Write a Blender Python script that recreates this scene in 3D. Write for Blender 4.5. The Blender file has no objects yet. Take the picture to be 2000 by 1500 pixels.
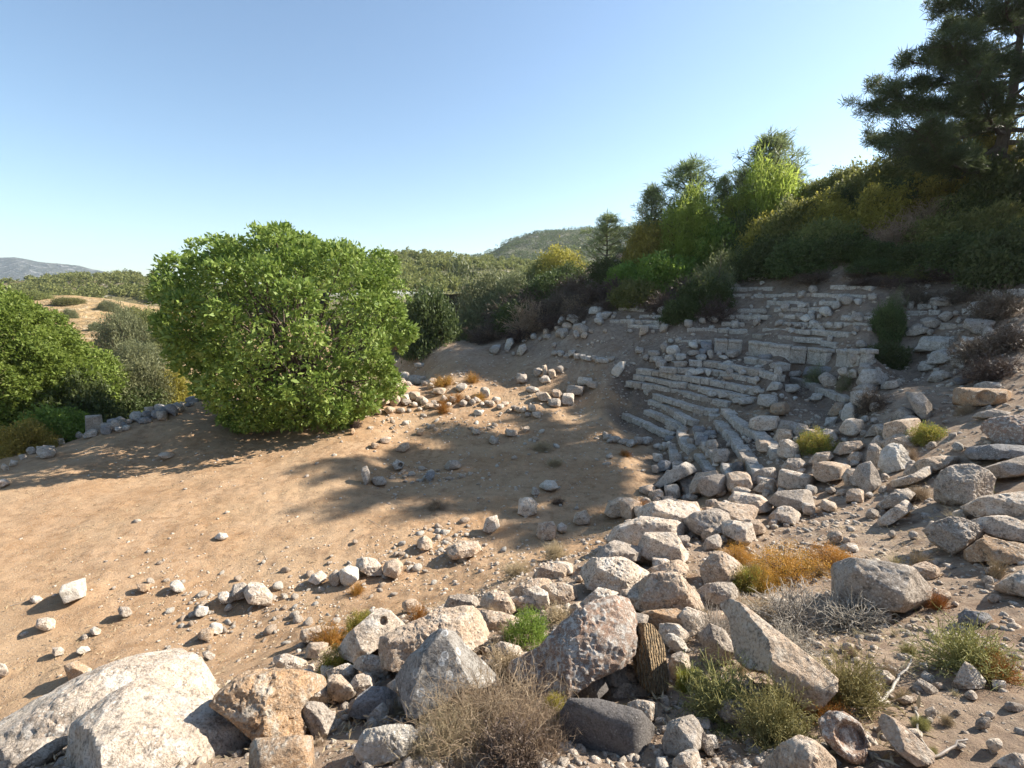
import bpy, bmesh, math, random
import numpy as np
from mathutils import Vector, Matrix
C = bpy.context.scene.collection
R = math.radians
rng = np.random.default_rng(7)
random.seed(7)

# ------------------------------------------------------------------ camera model
F = 925.0; PITCH = math.atan(180 / 925.0); HC = 7.5
cp, sp = math.cos(PITCH), math.sin(PITCH)
CAM = np.array([0., 0., HC])
def ray(u, v):
    a, b = (u - 1000) / F, -(v - 750) / F
    return np.array([a, cp + sp * b, -sp + cp * b])
def at_depth(u, v, Y):
    d = ray(u, v); return CAM + d * (Y / d[1])
def at_z(u, v, z):
    d = ray(u, v); return CAM + d * ((z - HC) / d[2])

# ------------------------------------------------------------------ noise
_perm = rng.permutation(256); _perm = np.concatenate([_perm, _perm, _perm])
_grad = rng.normal(size=(256, 3)); _grad /= np.linalg.norm(_grad, axis=1)[:, None]
def perlin(p):
    p = np.asarray(p, float); i = np.floor(p).astype(int); f = p - i; i &= 255
    w = f * f * f * (f * (f * 6 - 15) + 10)
    out = 0
    for dx in (0, 1):
        hx = _perm[i[:, 0] + dx]; wx = w[:, 0] if dx else 1 - w[:, 0]
        for dy in (0, 1):
            hy = _perm[hx + i[:, 1] + dy]; wy = w[:, 1] if dy else 1 - w[:, 1]
            for dz in (0, 1):
                h = _perm[hy + i[:, 2] + dz]; wz = w[:, 2] if dz else 1 - w[:, 2]
                g = _grad[h]
                out = out + wx * wy * wz * (g[:, 0] * (f[:, 0] - dx) + g[:, 1] * (f[:, 1] - dy) + g[:, 2] * (f[:, 2] - dz))
    return out
def fbm(p, oct=4, gain=.5):
    a, s, o = 1., 1., 0
    for k in range(oct):
        o = o + a * perlin(p * s + 17.3 * k); a *= gain; s *= 2.03
    return o

# ------------------------------------------------------------------ mesh helpers
def mk_mesh(name, verts, faces, mats=(), smooth=False, mat_idx=None, attr=None):
    verts = np.asarray(verts, np.float32); faces = np.asarray(faces, np.int32)
    me = bpy.data.meshes.new(name); n, k = faces.shape
    me.vertices.add(len(verts)); me.vertices.foreach_set('co', verts.ravel())
    me.loops.add(n * k); me.loops.foreach_set('vertex_index', faces.ravel())
    me.polygons.add(n); me.polygons.foreach_set('loop_start', np.arange(0, n * k, k, dtype=np.int32))
    if smooth: me.polygons.foreach_set('use_smooth', np.ones(n, bool))
    for m in mats: me.materials.append(m)
    if mat_idx is not None: me.polygons.foreach_set('material_index', np.asarray(mat_idx, np.int32))
    if attr is not None:
        for an, av in attr.items():
            at = me.attributes.new(an, 'FLOAT', 'POINT'); at.data.foreach_set('value', np.asarray(av, np.float32))
    me.update(calc_edges=True); me.validate()
    return me
def obj(name, me, loc=(0, 0, 0), parent=None, label=None, cat=None, group=None, kind=None):
    o = bpy.data.objects.new(name, me); C.objects.link(o); o.location = loc
    if parent: o.parent = parent
    if label: o['label'] = label
    if cat: o['category'] = cat
    if group: o['group'] = group
    if kind: o['kind'] = kind
    return o
def tube(pts, radii, sides=6):
    pts = np.asarray(pts, float); n = len(pts); radii = np.broadcast_to(radii, (n,))
    t = np.gradient(pts, axis=0); t /= np.linalg.norm(t, axis=1)[:, None] + 1e-9
    ref = np.array([0.3, 0.2, 1.]) if abs(t[0, 2]) < .8 else np.array([1., .1, .2])
    a = np.cross(t, ref); a /= np.linalg.norm(a, axis=1)[:, None] + 1e-9; b = np.cross(t, a)
    ang = np.arange(sides) * 2 * math.pi / sides
    v = (pts[:, None] + radii[:, None, None] * (np.cos(ang)[None, :, None] * a[:, None] + np.sin(ang)[None, :, None] * b[:, None])).reshape(-1, 3)
    i = np.arange(n - 1)[:, None] * sides; j = np.arange(sides)[None]; j2 = (j + 1) % sides
    f = np.stack([i + j, i + j2, i + sides + j2, i + sides + j], -1).reshape(-1, 4)
    return v, f
class Acc:
    def __init__(s): s.v = []; s.f = []; s.m = []; s.r = []; s.n = 0
    def add(s, v, f, m=0, r=None):
        s.v.append(v); s.f.append(f + s.n); s.m.append(np.full(len(f), m)); s.n += len(v)
        s.r.append(np.full(len(v), .5) if r is None else r)
    def mesh(s, name, mats, smooth=False):
        return mk_mesh(name, np.concatenate(s.v), np.concatenate(s.f), mats, smooth, np.concatenate(s.m), {'rnd': np.concatenate(s.r)})
def unit(v): return v / (np.linalg.norm(v, axis=-1, keepdims=True) + 1e-9)
def leaves(cen, nor, n, spread, L, W, rs, outward=.6, jit=.35, flat=1.0):
    """n diamond leaves round each clump centre"""
    N = len(cen); P = np.repeat(cen, n, 0) + rs.normal(size=(N * n, 3)) * spread * np.array([1, 1, flat])
    Nn = np.repeat(nor, n, 0)
    d = unit(Nn * outward + rs.normal(size=P.shape)); s = unit(np.cross(d, unit(rs.normal(size=P.shape) + Nn * .4)))
    up = np.cross(s, d)
    l = L * (1 + jit * rs.normal(size=(len(P), 1))).clip(.4, 2); w = W * l / L
    v = np.stack([P, P + d * l * .5 + s * w * .5 + up * l * .06, P + d * l, P + d * l * .5 - s * w * .5 + up * l * .06], 1).reshape(-1, 3)
    f = np.arange(len(v)).reshape(-1, 4)
    r = np.repeat(np.clip(np.repeat(rs.random(N), n) * .6 + rs.random(len(P)) * .4, 0, 1), 4)
    return v, f, r
_ico = {}
def ico(k):
    if k not in _ico:
        bm = bmesh.new(); bmesh.ops.create_icosphere(bm, subdivisions=k, radius=1)
        v = np.array([x.co for x in bm.verts]); f = np.array([[q.index for q in p.verts] for p in bm.faces]); bm.free()
        _ico[k] = (unit(v), f)
    return _ico[k]

# ------------------------------------------------------------------ materials
class NT:
    def __init__(s, name):
        s.m = bpy.data.materials.new(name); s.m.use_nodes = True; s.t = s.m.node_tree; s.n = s.t.nodes; s.n.clear()
        s.out = s.n.new('ShaderNodeOutputMaterial')
    def new(s, typ, **kw):
        n = s.n.new('ShaderNode' + typ)
        for k, v in kw.items():
            if k.startswith('i_'):
                key = k[2:].replace('_', ' '); n.inputs[int(key) if key.isdigit() else key].default_value = v
            else: setattr(n, k, v)
        return n
    def l(s, a, b): s.t.links.new(a, b)
    def noise(s, vec, scale, detail=4, rough=.55):
        n = s.new('TexNoise', i_Scale=scale, i_Detail=detail, i_Roughness=rough); s.l(vec, n.inputs['Vector']); return n.outputs[0]
    def ramp(s, fac, stops):
        n = s.new('ValToRGB'); e = n.color_ramp.elements
        for i, (p, c) in enumerate(stops):
            x = e[i] if i < 2 else e.new(p)
            x.position = p; x.color = (c, c, c, 1) if np.isscalar(c) else (*c, 1)
        s.l(fac, n.inputs[0]); return n.outputs[0]
    def mix(s, fac, a, b):
        n = s.new('Mix', data_type='RGBA')
        for sock, x in ((n.inputs[0], fac), (n.inputs[6], a), (n.inputs[7], b)):
            if isinstance(x, (tuple, list)): sock.default_value = (*x, 1)
            elif np.isscalar(x): sock.default_value = x
            else: s.l(x, sock)
        return n.outputs[2]
    def math(s, op, a, b=0.):
        n = s.new('Math', operation=op)
        for i, x in enumerate((a, b)):
            if np.isscalar(x): n.inputs[i].default_value = x
            else: s.l(x, n.inputs[i])
        return n.outputs[0]
    def bump(s, h, dist, strength=1., nrm=None):
        n = s.new('Bump', i_Strength=strength, i_Distance=dist); s.l(h, n.inputs['Height'])
        if nrm: s.l(nrm, n.inputs['Normal'])
        return n.outputs[0]
    def principled(s, col, rough=.9, nrm=None, spec=.2):
        p = s.new('BsdfPrincipled', i_Roughness=rough); p.inputs['Specular IOR Level'].default_value = spec
        if isinstance(col, tuple): p.inputs[0].default_value = (*col, 1)
        else: s.l(col, p.inputs[0])
        if nrm: s.l(nrm, p.inputs['Normal'])
        s.l(p.outputs[0], s.out.inputs[0]); return p

def stone_mat(name, a, b, lichen, la=.52, dark=(.10, .085, .07), grooves=0, rings=0, sc=1.):
    t = NT(name); tc = t.new('TexCoord').outputs['Object']; oi = t.new('ObjectInfo').outputs['Random']
    add = t.new('VectorMath', operation='MULTIPLY_ADD'); t.l(tc, add.inputs[0]); add.inputs[1].default_value = (1, 1, 1)
    cx = t.new('CombineXYZ'); m = t.math('MULTIPLY', oi, 37.0)
    for i in range(3): t.l(m, cx.inputs[i])
    t.l(cx.outputs[0], add.inputs[2]); v = add.outputs[0]
    n1 = t.noise(v, 2.6 * sc, 6, .6); n2 = t.noise(v, 11 * sc, 6, .7); n3 = t.noise(v, 45 * sc, 5, .7); n4 = t.noise(v, 5 * sc, 8, .72)
    col = t.mix(t.ramp(n1, [(.38, 0.), (.62, 1.)]), a, b)
    col = t.mix(t.ramp(n2, [(.34, .8), (.5, 0.)]), col, dark)
    # lichen crusts and pale scratches
    col = t.mix(t.ramp(n4, [(la, 0.), (la + .09, .8)]), col, lichen)
    vo = t.new('TexVoronoi', i_Scale=21 * sc); t.l(v, vo.inputs['Vector'])
    msk = t.math('MULTIPLY', t.ramp(vo.outputs['Distance'], [(.18, 1.), (.3, 0.)]), t.ramp(n1, [(.47, 0.), (.56, .75)]))
    col = t.mix(msk, col, tuple(min(.85, x * 1.25) for x in lichen))
    if rings:
        vr = t.new('TexVoronoi', i_Scale=9.); t.l(v, vr.inputs['Vector'])
        rg = t.ramp(vr.outputs['Distance'], [(.1, .35), (.2, .4), (.24, 1.), (.3, 1.), (.34, 0.)])
        sep = t.new('SeparateXYZ'); t.l(tc, sep.inputs[0])
        band = t.ramp(t.noise(v, 3.2, 2), [(.46, 0.), (.54, 1.)])
        col = t.mix(t.math('MULTIPLY', rg, band), col, (.72, .70, .66))
    col = t.mix(t.ramp(n3, [(.34, .7), (.48, 0.)]), col, dark); col = t.mix(t.ramp(n3, [(.53, 0.), (.62, .5)]), col, lichen)
    col = t.mix(t.ramp(oi, [(0., .16), (1., 0.)]), col, (.24, .2, .17))
    h = t.math('ADD', t.math('MULTIPLY', n2, .7), t.math('MULTIPLY', n3, .35)); h = t.math('ADD', h, n4)
    if grooves:
        w = t.new('TexWave', i_Scale=12., i_Distortion=6.5, i_Detail=4., i_Detail_Scale=1.2); w.bands_direction = 'X'; t.l(tc, w.inputs['Vector'])
        h = t.math('ADD', h, t.math('MULTIPLY', w.outputs['Fac'], 1.1))
        col = t.mix(t.ramp(w.outputs['Fac'], [(.02, .22), (.2, 0.)]), col, (.29, .2, .115))
    nr = t.bump(h, .06 / sc, 1.)
    t.principled(col, .93, nr, .15); return t.m
TAN = (.46, .35, .26); PINK = (.44, .32, .255); GREY = (.33, .31, .29); LIC = (.56, .52, .46)
M = {}
M['tan'] = stone_mat('tan_limestone', (.60, .455, .325), (.49, .35, .245), (.68, .59, .48), .52)
M['pale'] = stone_mat('pale_limestone', (.66, .545, .425), (.56, .44, .335), (.76, .69, .60), .51)
M['grey'] = stone_mat('grey_limestone', (.47, .395, .32), (.37, .305, .245), (.60, .535, .46), .54)
M['seat'] = stone_mat('weathered_seat_stone', (.54, .48, .41), (.41, .36, .30), (.67, .62, .55), .51)
M['orange'] = stone_mat('orange_sandstone', (.50, .31, .17), (.42, .30, .20), (.58, .52, .43), .55)
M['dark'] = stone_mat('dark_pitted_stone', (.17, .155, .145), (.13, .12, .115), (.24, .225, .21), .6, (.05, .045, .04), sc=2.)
M['lichen'] = stone_mat('lichen_crusted_stone', (.32, .19, .125), (.27, .19, .14), (.56, .525, .47), .49, sc=3.2)
M['rib'] = stone_mat('ribbed_tan_stone', (.44, .31, .17), (.37, .26, .15), (.48, .38, .25), .62, grooves=1)
M['ring'] = stone_mat('ring_lichen_stone', (.37, .34, .30), (.32, .285, .25), (.46, .43, .39), .56, rings=1)
M['white'] = stone_mat('white_marble', (.66, .60, .51), (.58, .51, .42), (.74, .70, .64), .5, (.3, .26, .2))
M['blue'] = stone_mat('blue_grey_slate', (.30, .29, .285), (.235, .23, .225), (.42, .41, .40), .6)

def ground_mat():
    t = NT('theatre_soil'); g = t.new('NewGeometry').outputs['Position']
    zone = t.new('Attribute', attribute_name='slope').outputs['Fac']; lit = t.new('Attribute', attribute_name='litter').outputs['Fac']
    n1 = t.noise(g, .55, 6, .6); n2 = t.noise(g, 3.1, 8, .68); n3 = t.noise(g, 24, 6, .75); n4 = t.noise(g, 90, 4, .7)
    floor = t.mix(t.ramp(n1, [(.36, 0.), (.64, 1.)]), (.37, .23, .128), (.455, .305, .188))
    floor = t.mix(t.ramp(n2, [(.36, .8), (.52, 0.)]), floor, (.27, .16, .085))
    hill = t.mix(t.ramp(n1, [(.36, 0.), (.64, 1.)]), (.30, .22, .158), (.42, .325, .24))
    hill = t.mix(t.ramp(n2, [(.38, .75), (.54, 0.)]), hill, (.22, .15, .105))
    col = t.mix(zone, floor, hill)
    shd_ = t.new('Attribute', attribute_name='shade_soil').outputs['Fac']; col = t.mix(t.math('MULTIPLY', shd_, .9), col, t.mix(t.ramp(n2, [(.4, 0.), (.6, 1.)]), (.115, .085, .066), (.19, .145, .115)))  # darker soil carrying painted shade of the seat gaps and upper slope
    n0 = t.noise(g, .21, 5, .62); col = t.mix(t.math('MULTIPLY', t.ramp(n0, [(.47, 0.), (.6, .45)]), t.math('SUBTRACT', 1., zone)), col, (.47, .335, .21))
    n5 = t.noise(g, 1.15, 7, .75); col = t.mix(t.ramp(n5, [(.53, 0.), (.63, .6)]), col, (.235, .145, .085))
    # straw and dead leaf flecks
    mp = t.new('Mapping'); mp.inputs['Rotation'].default_value = (0, 0, .5); mp.inputs['Scale'].default_value = (1., 3.2, 1.); t.l(g, mp.inputs[0])
    fl = t.noise(mp.outputs[0], 17, 5, .8)
    col = t.mix(t.math('MULTIPLY', t.ramp(fl, [(.56, 0.), (.64, .8)]), lit), col, (.56, .44, .26))
    # grit: small stones pressed into the soil
    vo = t.new('TexVoronoi', i_Scale=26.); t.l(g, vo.inputs['Vector'])
    vc = t.new('SeparateColor'); t.l(vo.outputs['Color'], vc.inputs[0])
    keep = t.ramp(vc.outputs[0], [(.72, 0.), (.76, 1.)]); peb = t.math('MULTIPLY', t.ramp(vo.outputs['Distance'], [(.2, 1.), (.36, 0.)]), keep)
    col = t.mix(t.math('MULTIPLY', peb, .85), col, t.mix(vc.outputs[1], (.52, .45, .37), (.30, .27, .245)))
    col = t.mix(t.ramp(n3, [(.3, .6), (.46, 0.)]), col, (.14, .085, .05))
    h = t.math('ADD', t.math('MULTIPLY', n3, .5), t.math('MULTIPLY', n4, .22)); h = t.math('ADD', h, t.math('MULTIPLY', peb, .4)); h = t.math('ADD', h, n2)
    t.principled(col, .97, t.bump(h, .05, 1.), .08); return t.m

def leaf_mat(name, c1, c2, trans=.35, c3=None, rough=.55):
    t = NT(name); a = t.new('Attribute', attribute_name='rnd').outputs['Fac']
    st = [(0., c1), (1., c2)] if c3 is None else [(0., c1), (1., c3), (.6, c2)]
    col = t.ramp(a, st); oi = t.new('ObjectInfo').outputs['Random']
    hs = t.new('HueSaturation'); t.l(col, hs.inputs['Color']); t.l(t.math('ADD', t.math('MULTIPLY', oi, .3), .85), hs.inputs['Value'])
    t.l(t.math('ADD', t.math('MULTIPLY', oi, .03), .485), hs.inputs['Hue'])
    p = t.new('BsdfPrincipled', i_Roughness=rough); p.inputs['Specular IOR Level'].default_value = .3; t.l(hs.outputs[0], p.inputs[0])
    tr = t.new('BsdfTranslucent'); t.l(hs.outputs[0], tr.inputs[0])
    mx = t.new('MixShader', i_0=trans); t.l(p.outputs[0], mx.inputs[1]); t.l(tr.outputs[0], mx.inputs[2]); t.l(mx.outputs[0], t.out.inputs[0]); return t.m
def bark_mat(name, a, b):
    t = NT(name); v = t.new('TexCoord').outputs['Object']; mp = t.new('Mapping'); mp.inputs['Scale'].default_value = (1, 1, .25); t.l(v, mp.inputs[0])
    n = t.noise(mp.outputs[0], 14, 6, .7); t.principled(t.mix(t.ramp(n, [(.35, 0.), (.65, 1.)]), a, b), .95, t.bump(n, .04)); return t.m
L = {}
L['oak'] = leaf_mat('broad_leaf', (.11, .165, .03), (.22, .285, .055), .33, (.33, .37, .105))
L['fresh'] = leaf_mat('fresh_leaf', (.13, .215, .035), (.26, .345, .07), .46)
L['dark'] = leaf_mat('mastic_leaf', (.06, .083, .026), (.13, .155, .05), .34)
L['mid'] = leaf_mat('scrub_leaf', (.135, .15, .045), (.28, .275, .09), .45)
L['olive'] = leaf_mat('olive_leaf', (.12, .14, .06), (.27, .28, .14), .35)
L['gold'] = leaf_mat('golden_scrub_leaf', (.23, .21, .045), (.46, .39, .085), .45)
L['lime'] = leaf_mat('lime_needles', (.25, .31, .05), (.46, .49, .11), .6)
L['pine'] = leaf_mat('pine_needles', (.06, .085, .035), (.13, .16, .065), .4)
L['heath'] = leaf_mat('orange_heath', (.27, .19, .04), (.50, .235, .05), .35, (.54, .25, .06))
L['dry'] = leaf_mat('dry_stem', (.32, .23, .145), (.56, .44, .29), .25)
L['drydark'] = leaf_mat('dead_scrub', (.10, .07, .05), (.21, .155, .115), .2)
L['grass'] = leaf_mat('straw_grass', (.42, .34, .19), (.62, .53, .34), .3)
L['greytwig'] = leaf_mat('grey_twig', (.25, .215, .175), (.45, .395, .33), .0)
L['sage'] = leaf_mat('yellow_green_twig', (.26, .25, .09), (.5, .45, .2), .35)
BARK = bark_mat('grey_brown_bark', (.075, .055, .042), (.14, .11, .085)); TWIG = bark_mat('brown_twig', (.12, .085, .06), (.2, .15, .11))

# ------------------------------------------------------------------ terrain
ZK = lambda k: .10 + .38 * k
rows = {   # seat rows: front top edge traced where each row is seen, lifted to its height
 ('far', 1): [(1213, 807), (1233, 815), (1266, 830), (1290, 842), (1312, 846)],
 ('far', 2): [(1252, 800), (1269, 803), (1293, 816), (1329, 831)],
 ('far', 3): [(1262, 781), (1287, 785), (1308, 798), (1335, 815), (1350, 821)],
 ('far', 4): [(1236, 755), (1260, 762), (1314, 782), (1372, 800), (1398, 803)],
 ('far', 5): [(1221, 743), (1239, 747), (1284, 753), (1314, 759), (1365, 773), (1407, 783), (1425, 787)],
 ('far', 6): [(1236, 731), (1278, 738), (1314, 746), (1350, 750), (1387, 761), (1425, 768), (1470, 777)],
 ('far', 7): [(1242, 719), (1284, 725), (1317, 731), (1338, 734), (1365, 738), (1422, 748), (1479, 759)],
 ('far', 8): [(1287, 717), (1332, 719), (1372, 720), (1402, 724), (1437, 731), (1485, 741)],
 ('far', 9): [(1345, 704), (1384, 706), (1417, 711), (1450, 717), (1482, 723), (1515, 732)],
 ('far', 10): [(1430, 693), (1460, 697), (1485, 701), (1523, 712)],
 ('near', 1): [(1304, 865), (1309, 888), (1313, 908), (1325, 935), (1341, 960)],
 ('near', 2): [(1321, 838), (1325, 853), (1330, 865), (1351, 882), (1363, 892), (1372, 904), (1378, 926)],
 ('near', 3): [(1354, 834), (1360, 856), (1378, 873), (1391, 885), (1408, 904), (1420, 932)],
 ('near', 4): [(1384, 807), (1402, 831), (1427, 855), (1432, 868), (1450, 891), (1459, 904), (1472, 921), (1482, 934)],
 ('near', 5): [(1408, 796), (1414, 802), (1435, 822), (1466, 840), (1490, 860), (1506, 880)],
 ('near', 8): [(1542, 735), (1565, 743), (1589, 752), (1619, 764), (1645, 775), (1664, 788)],
}
CEN = np.array([-4., 22.])
ctrl = []
def cz(u, v, z): ctrl.append(at_z(u, v, z))
def cd(u, v, d): ctrl.append(at_depth(u, v, d))
for (u, v, z) in [(300, 818, .1), (340, 800, .55), (250, 826, .3), (300, 803, .7), (400, 778, .9), (215, 828, .4), (165, 853, 0), (500, 830, 0), (585, 812, .1), (690, 800, .35), (560, 790, .1), (0, 905, 0), (0, 1000, 0), (0, 1150, 0), (0, 1300, .0), (0, 1395, .05), (150, 1000, 0), (150, 1150, 0), (300, 880, 0), (300, 1000, .05), (300, 1150, 0), (230, 1275, .1),
                  (450, 870, 0), (450, 950, .05), (450, 1080, 0), (450, 1200, .05), (450, 1275, .3), (600, 850, 0), (640, 900, .15), (620, 1000, 0), (620, 1110, .1), (600, 1200, .3),
                  (750, 850, 0), (730, 900, -.05), (830, 935, -.4), (760, 930, -.35), (900, 920, -.3), (800, 1000, .05), (800, 1100, .25), (760, 1180, .6), (900, 850, 0), (950, 980, 0), (960, 1080, .5), (920, 1140, .8),
                  (1000, 830, .1), (1050, 880, 0), (1080, 950, 0), (1060, 1030, .3), (1100, 1070, .75), (1150, 900, .1), (1170, 960, .1), (1180, 1030, .5), (1200, 840, .3), (1250, 930, .15),
                  (1150, 800, .5), (1150, 750, 1.4), (1150, 700, 2.8), (1150, 650, 4.4), (1080, 760, 1.1), (1050, 800, .5), (1000, 780, .6), (1000, 750, .95), (1000, 715, 1.6), (1000, 690, 2.2),
                  (900, 800, .25), (880, 765, .8), (870, 735, 1.25), (850, 690, 1.9), (780, 800, .2), (780, 740, .9), (1240, 700, 3.1), (1300, 690, 3.6), (1200, 740, 2.0), (1180, 770, 1.3),
                  (1460, 690, 3.9), (1540, 706, 3.85), (1612, 712, 3.9), (1700, 720, 3.95), (1780, 740, 3.9)]: cz(u, v, z)
for (u, v, d) in [(1000, 1500, 2.4), (500, 1500, 2.7), (0, 1500, 3.2), (1500, 1500, 2.3), (2000, 1500, 2.15), (1000, 1300, 4.2), (1000, 1200, 6), (1000, 1150, 7.5), (700, 1300, 4.8), (700, 1400, 3.6), (850, 1200, 6.2),
                  (500, 1380, 4.3), (600, 1310, 5.6), (250, 1400, 4.6), (100, 1480, 3.6),
                  (1300, 1350, 3.5), (1300, 1250, 4.6), (1300, 1150, 6.4), (1300, 1050, 9.7), (1300, 1000, 12.4), (1150, 1100, 8.2),
                  (1600, 1300, 3.6), (1600, 1200, 5), (1600, 1100, 6.8), (1600, 1020, 9.3), (1600, 950, 12.3), (1600, 900, 14.6), (1600, 850, 16.6), (1450, 1000, 11.3), (1450, 1080, 7.9),
                  (1900, 1300, 3.3), (1900, 1150, 4.9), (1900, 1050, 6.6), (1900, 950, 8.8), (1900, 850, 11.7), (1900, 800, 13.7), (1900, 750, 15.8), (1900, 700, 17.8), (1900, 650, 19.8), (1900, 600, 22), (1900, 550, 24), (1900, 500, 26), (1900, 420, 29.5), (1960, 300, 34),
                  (1750, 1000, 8.8), (1750, 900, 12.4), (1750, 820, 15.2), (1750, 770, 17),
                  (1700, 690, 21), (1700, 650, 23), (1700, 600, 25), (1700, 550, 27), (1700, 500, 30), (1700, 420, 35), (1650, 360, 43), (1750, 330, 42),
                  (1500, 640, 29), (1500, 600, 31.5), (1500, 550, 34), (1500, 500, 38), (1500, 430, 46), (1330, 650, 31.5), (1320, 600, 35.5), (1300, 550, 40), (1300, 500, 46), (1300, 455, 53),
                  (1150, 600, 41), (1150, 555, 48), (1150, 530, 54), (1000, 650, 46), (1000, 605, 54), (1000, 575, 64), (850, 640, 56), (1580, 400, 46)]: cd(u, v, d)
# beyond the frame and hidden ground
ctrl += [np.array(p, float) for p in [(0, -6, 8.6), (-8, -4, 5.), (-14, 0, 1.5), (8, -4, 8.5), (14, -2, 9.), (14, 6, 7.2), (22, 10, 9.5), (0, .6, 5.75), (-3, .6, 4.9), (3, .6, 5.9), (-6, 1.5, 3.), (-7.5, 4, 1.), (-10, 4, .2), (-16, 8, 0), (-20, 14, 0),
   (-26, 17, -1.), (-29, 25, -1.8), (-36, 28, -5), (-36, 38, -7), (-27, 35, -2.2), (-14, 46, -3.), (-15, 37, -.6), (-6, 34, .5), (-8, 40, -.4), (-24, 60, -8), (-8, 60, -2), (2, 75, 6), (-40, 20, -6), (-45, 50, -9), (-30, 85, -9), (-5, 95, -2), (20, 95, 12), (50, 95, 22),
   (60, 60, 21), (60, 40, 23), (50, 25, 22), (45, 10, 20), (60, 0, 24), (38, 25, 16.6), (30, 20, 12), (24, 16, 8.6), (35, 70, 20), (-30, -4, 0), (40, -8, 20), (30, 45, 16.3), (42, 45, 18), (30, 60, 15), (20, 60, 11.5)]]
CENTRES = {}
rowpts = {}
for key, pl in rows.items():
    z = ZK(key[1]); w = np.array([at_z(u, v, z) for u, v in pl]); rowpts[key] = w
    for p in w: ctrl.append(np.array([p[0], p[1], z - .34]))
ctrl = np.array(ctrl)
# drop near-duplicate control points
keep = []
for i, p in enumerate(ctrl):
    if all(np.hypot(*(p[:2] - ctrl[j][:2])) > .2 for j in keep): keep.append(i)
ctrl = ctrl[keep]
def tps_fit(P, lam=.02):
    n = len(P); d = np.hypot(P[:, None, 0] - P[None, :, 0], P[:, None, 1] - P[None, :, 1]); K = d * d * np.log(d + 1e-9); K[np.diag_indices(n)] = lam
    A = np.zeros((n + 3, n + 3)); A[:n, :n] = K; Q = np.c_[np.ones(n), P[:, :2]]; A[:n, n:] = Q; A[n:, :n] = Q.T
    return np.linalg.solve(A, np.r_[P[:, 2], 0, 0, 0])
# thin-plate surface in a compressed radial space so near ground stays crisp
def warp(xy):
    r = np.hypot(xy[:, 0], xy[:, 1]); k = np.log1p(r / 4.) / (r + 1e-6) * 4; return xy * k[:, None]
CW = np.c_[warp(ctrl[:, :2]), ctrl[:, 2]]
TW = tps_fit(CW, .004)
def base_h(xy):
    xy = np.asarray(xy, float); out = np.empty(len(xy)); n = len(CW)
    for s in range(0, len(xy), 20000):
        q = warp(xy[s:s + 20000]); d2 = (q[:, None, 0] - CW[None, :, 0]) ** 2 + (q[:, None, 1] - CW[None, :, 1]) ** 2
        out[s:s + 20000] = (.5 * d2 * np.log(d2 + 1e-18)) @ TW[:n] + TW[n] + q @ TW[n + 1:]
    return out
def detail_h(xy):
    p = np.c_[xy, np.zeros(len(xy))]
    return np.clip(.09, 0, 1) * fbm(p * .7 + 3.1, 3) + .05 * fbm(p * 3.1 + 9.7, 3) + .016 * fbm(p * 13. + 1.7, 2)
def height(xy): xy = np.atleast_2d(np.asarray(xy, float)); return base_h(xy) + detail_h(xy)
ts = np.concatenate([np.arange(1.2, 12, .06), np.arange(12, 40, .15), np.arange(40, 130, .5)])
def hit(u, v):
    d = ray(u, v); d = d / d[1]; p = CAM + d * ts[:, None]
    g = p[:, 2] - base_h(p[:, :2]); i = np.argmax(g < 0)
    if g[i] >= 0: i = len(ts) - 1
    a = g[i - 1] / (g[i - 1] - g[i] + 1e-9) if i > 0 else 0
    q = CAM + d * (ts[i - 1] + a * (ts[i] - ts[i - 1])); return q

def build_terrain():
    s = np.linspace(-1, 1, 860); X = 62 * (np.sinh(s * 4.1) / np.sinh(4.1)) + 2
    # finer in the seats too
    t = np.linspace(0, 1, 860); Y = -8 + 113 * (np.sinh(t * 3.6) / np.sinh(3.6)) 
    X = np.sort(X); gx, gy = np.meshgrid(X, Y); xy = np.c_[gx.ravel(), gy.ravel()]
    z = height(xy); nx, ny = len(X), len(Y)
    i = np.arange(ny - 1)[:, None] * nx + np.arange(nx - 1)[None]; f = np.stack([i, i + 1, i + nx + 1, i + nx], -1).reshape(-1, 4)
    # soil: orange earth on the level floor, grey brown scree on the slopes
    b = base_h(xy); n = perlin(np.c_[xy * .35, np.zeros(len(xy))])
    slope = np.clip((b - 1.0 + n * .9) / 1.6, 0, 1); slope = np.where(xy[:, 0] < -9, np.clip(slope - .3, 0, 1), slope)
    # dark earth between the seats, with the shade of the gaps painted in
    shd = np.zeros(len(xy)); near = (xy[:, 0] > 1) & (xy[:, 0] < 22) & (xy[:, 1] > 9) & (xy[:, 1] < 34); q = xy[near]; dm = np.full(len(q), 9.)
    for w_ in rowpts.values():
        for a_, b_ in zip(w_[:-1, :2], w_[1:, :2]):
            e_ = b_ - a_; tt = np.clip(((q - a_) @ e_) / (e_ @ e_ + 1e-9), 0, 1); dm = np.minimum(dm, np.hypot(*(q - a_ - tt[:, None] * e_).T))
    shd[near] = np.clip((1.25 - dm) / .6 + .5 * perlin(np.c_[q * 1.7, np.zeros(len(q))]), 0, 1)
    scree = np.clip((xy[:, 0] - 5) / 4, 0, 1) * np.clip((xy[:, 1] - 15) / 4, 0, 1) * .6; shd = np.maximum(shd, scree * np.clip(slope, 0, 1))  # upper slope soil darkened too, its shade put into the colour
    lit = np.clip(.75 + .5 * n - slope * .3, .1, 1)
    me = mk_mesh('ground', np.c_[xy, z], f, [ground_mat()], True, None, {'slope': slope, 'litter': lit, 'shade_soil': shd})
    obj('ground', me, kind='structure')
build_terrain()

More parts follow.
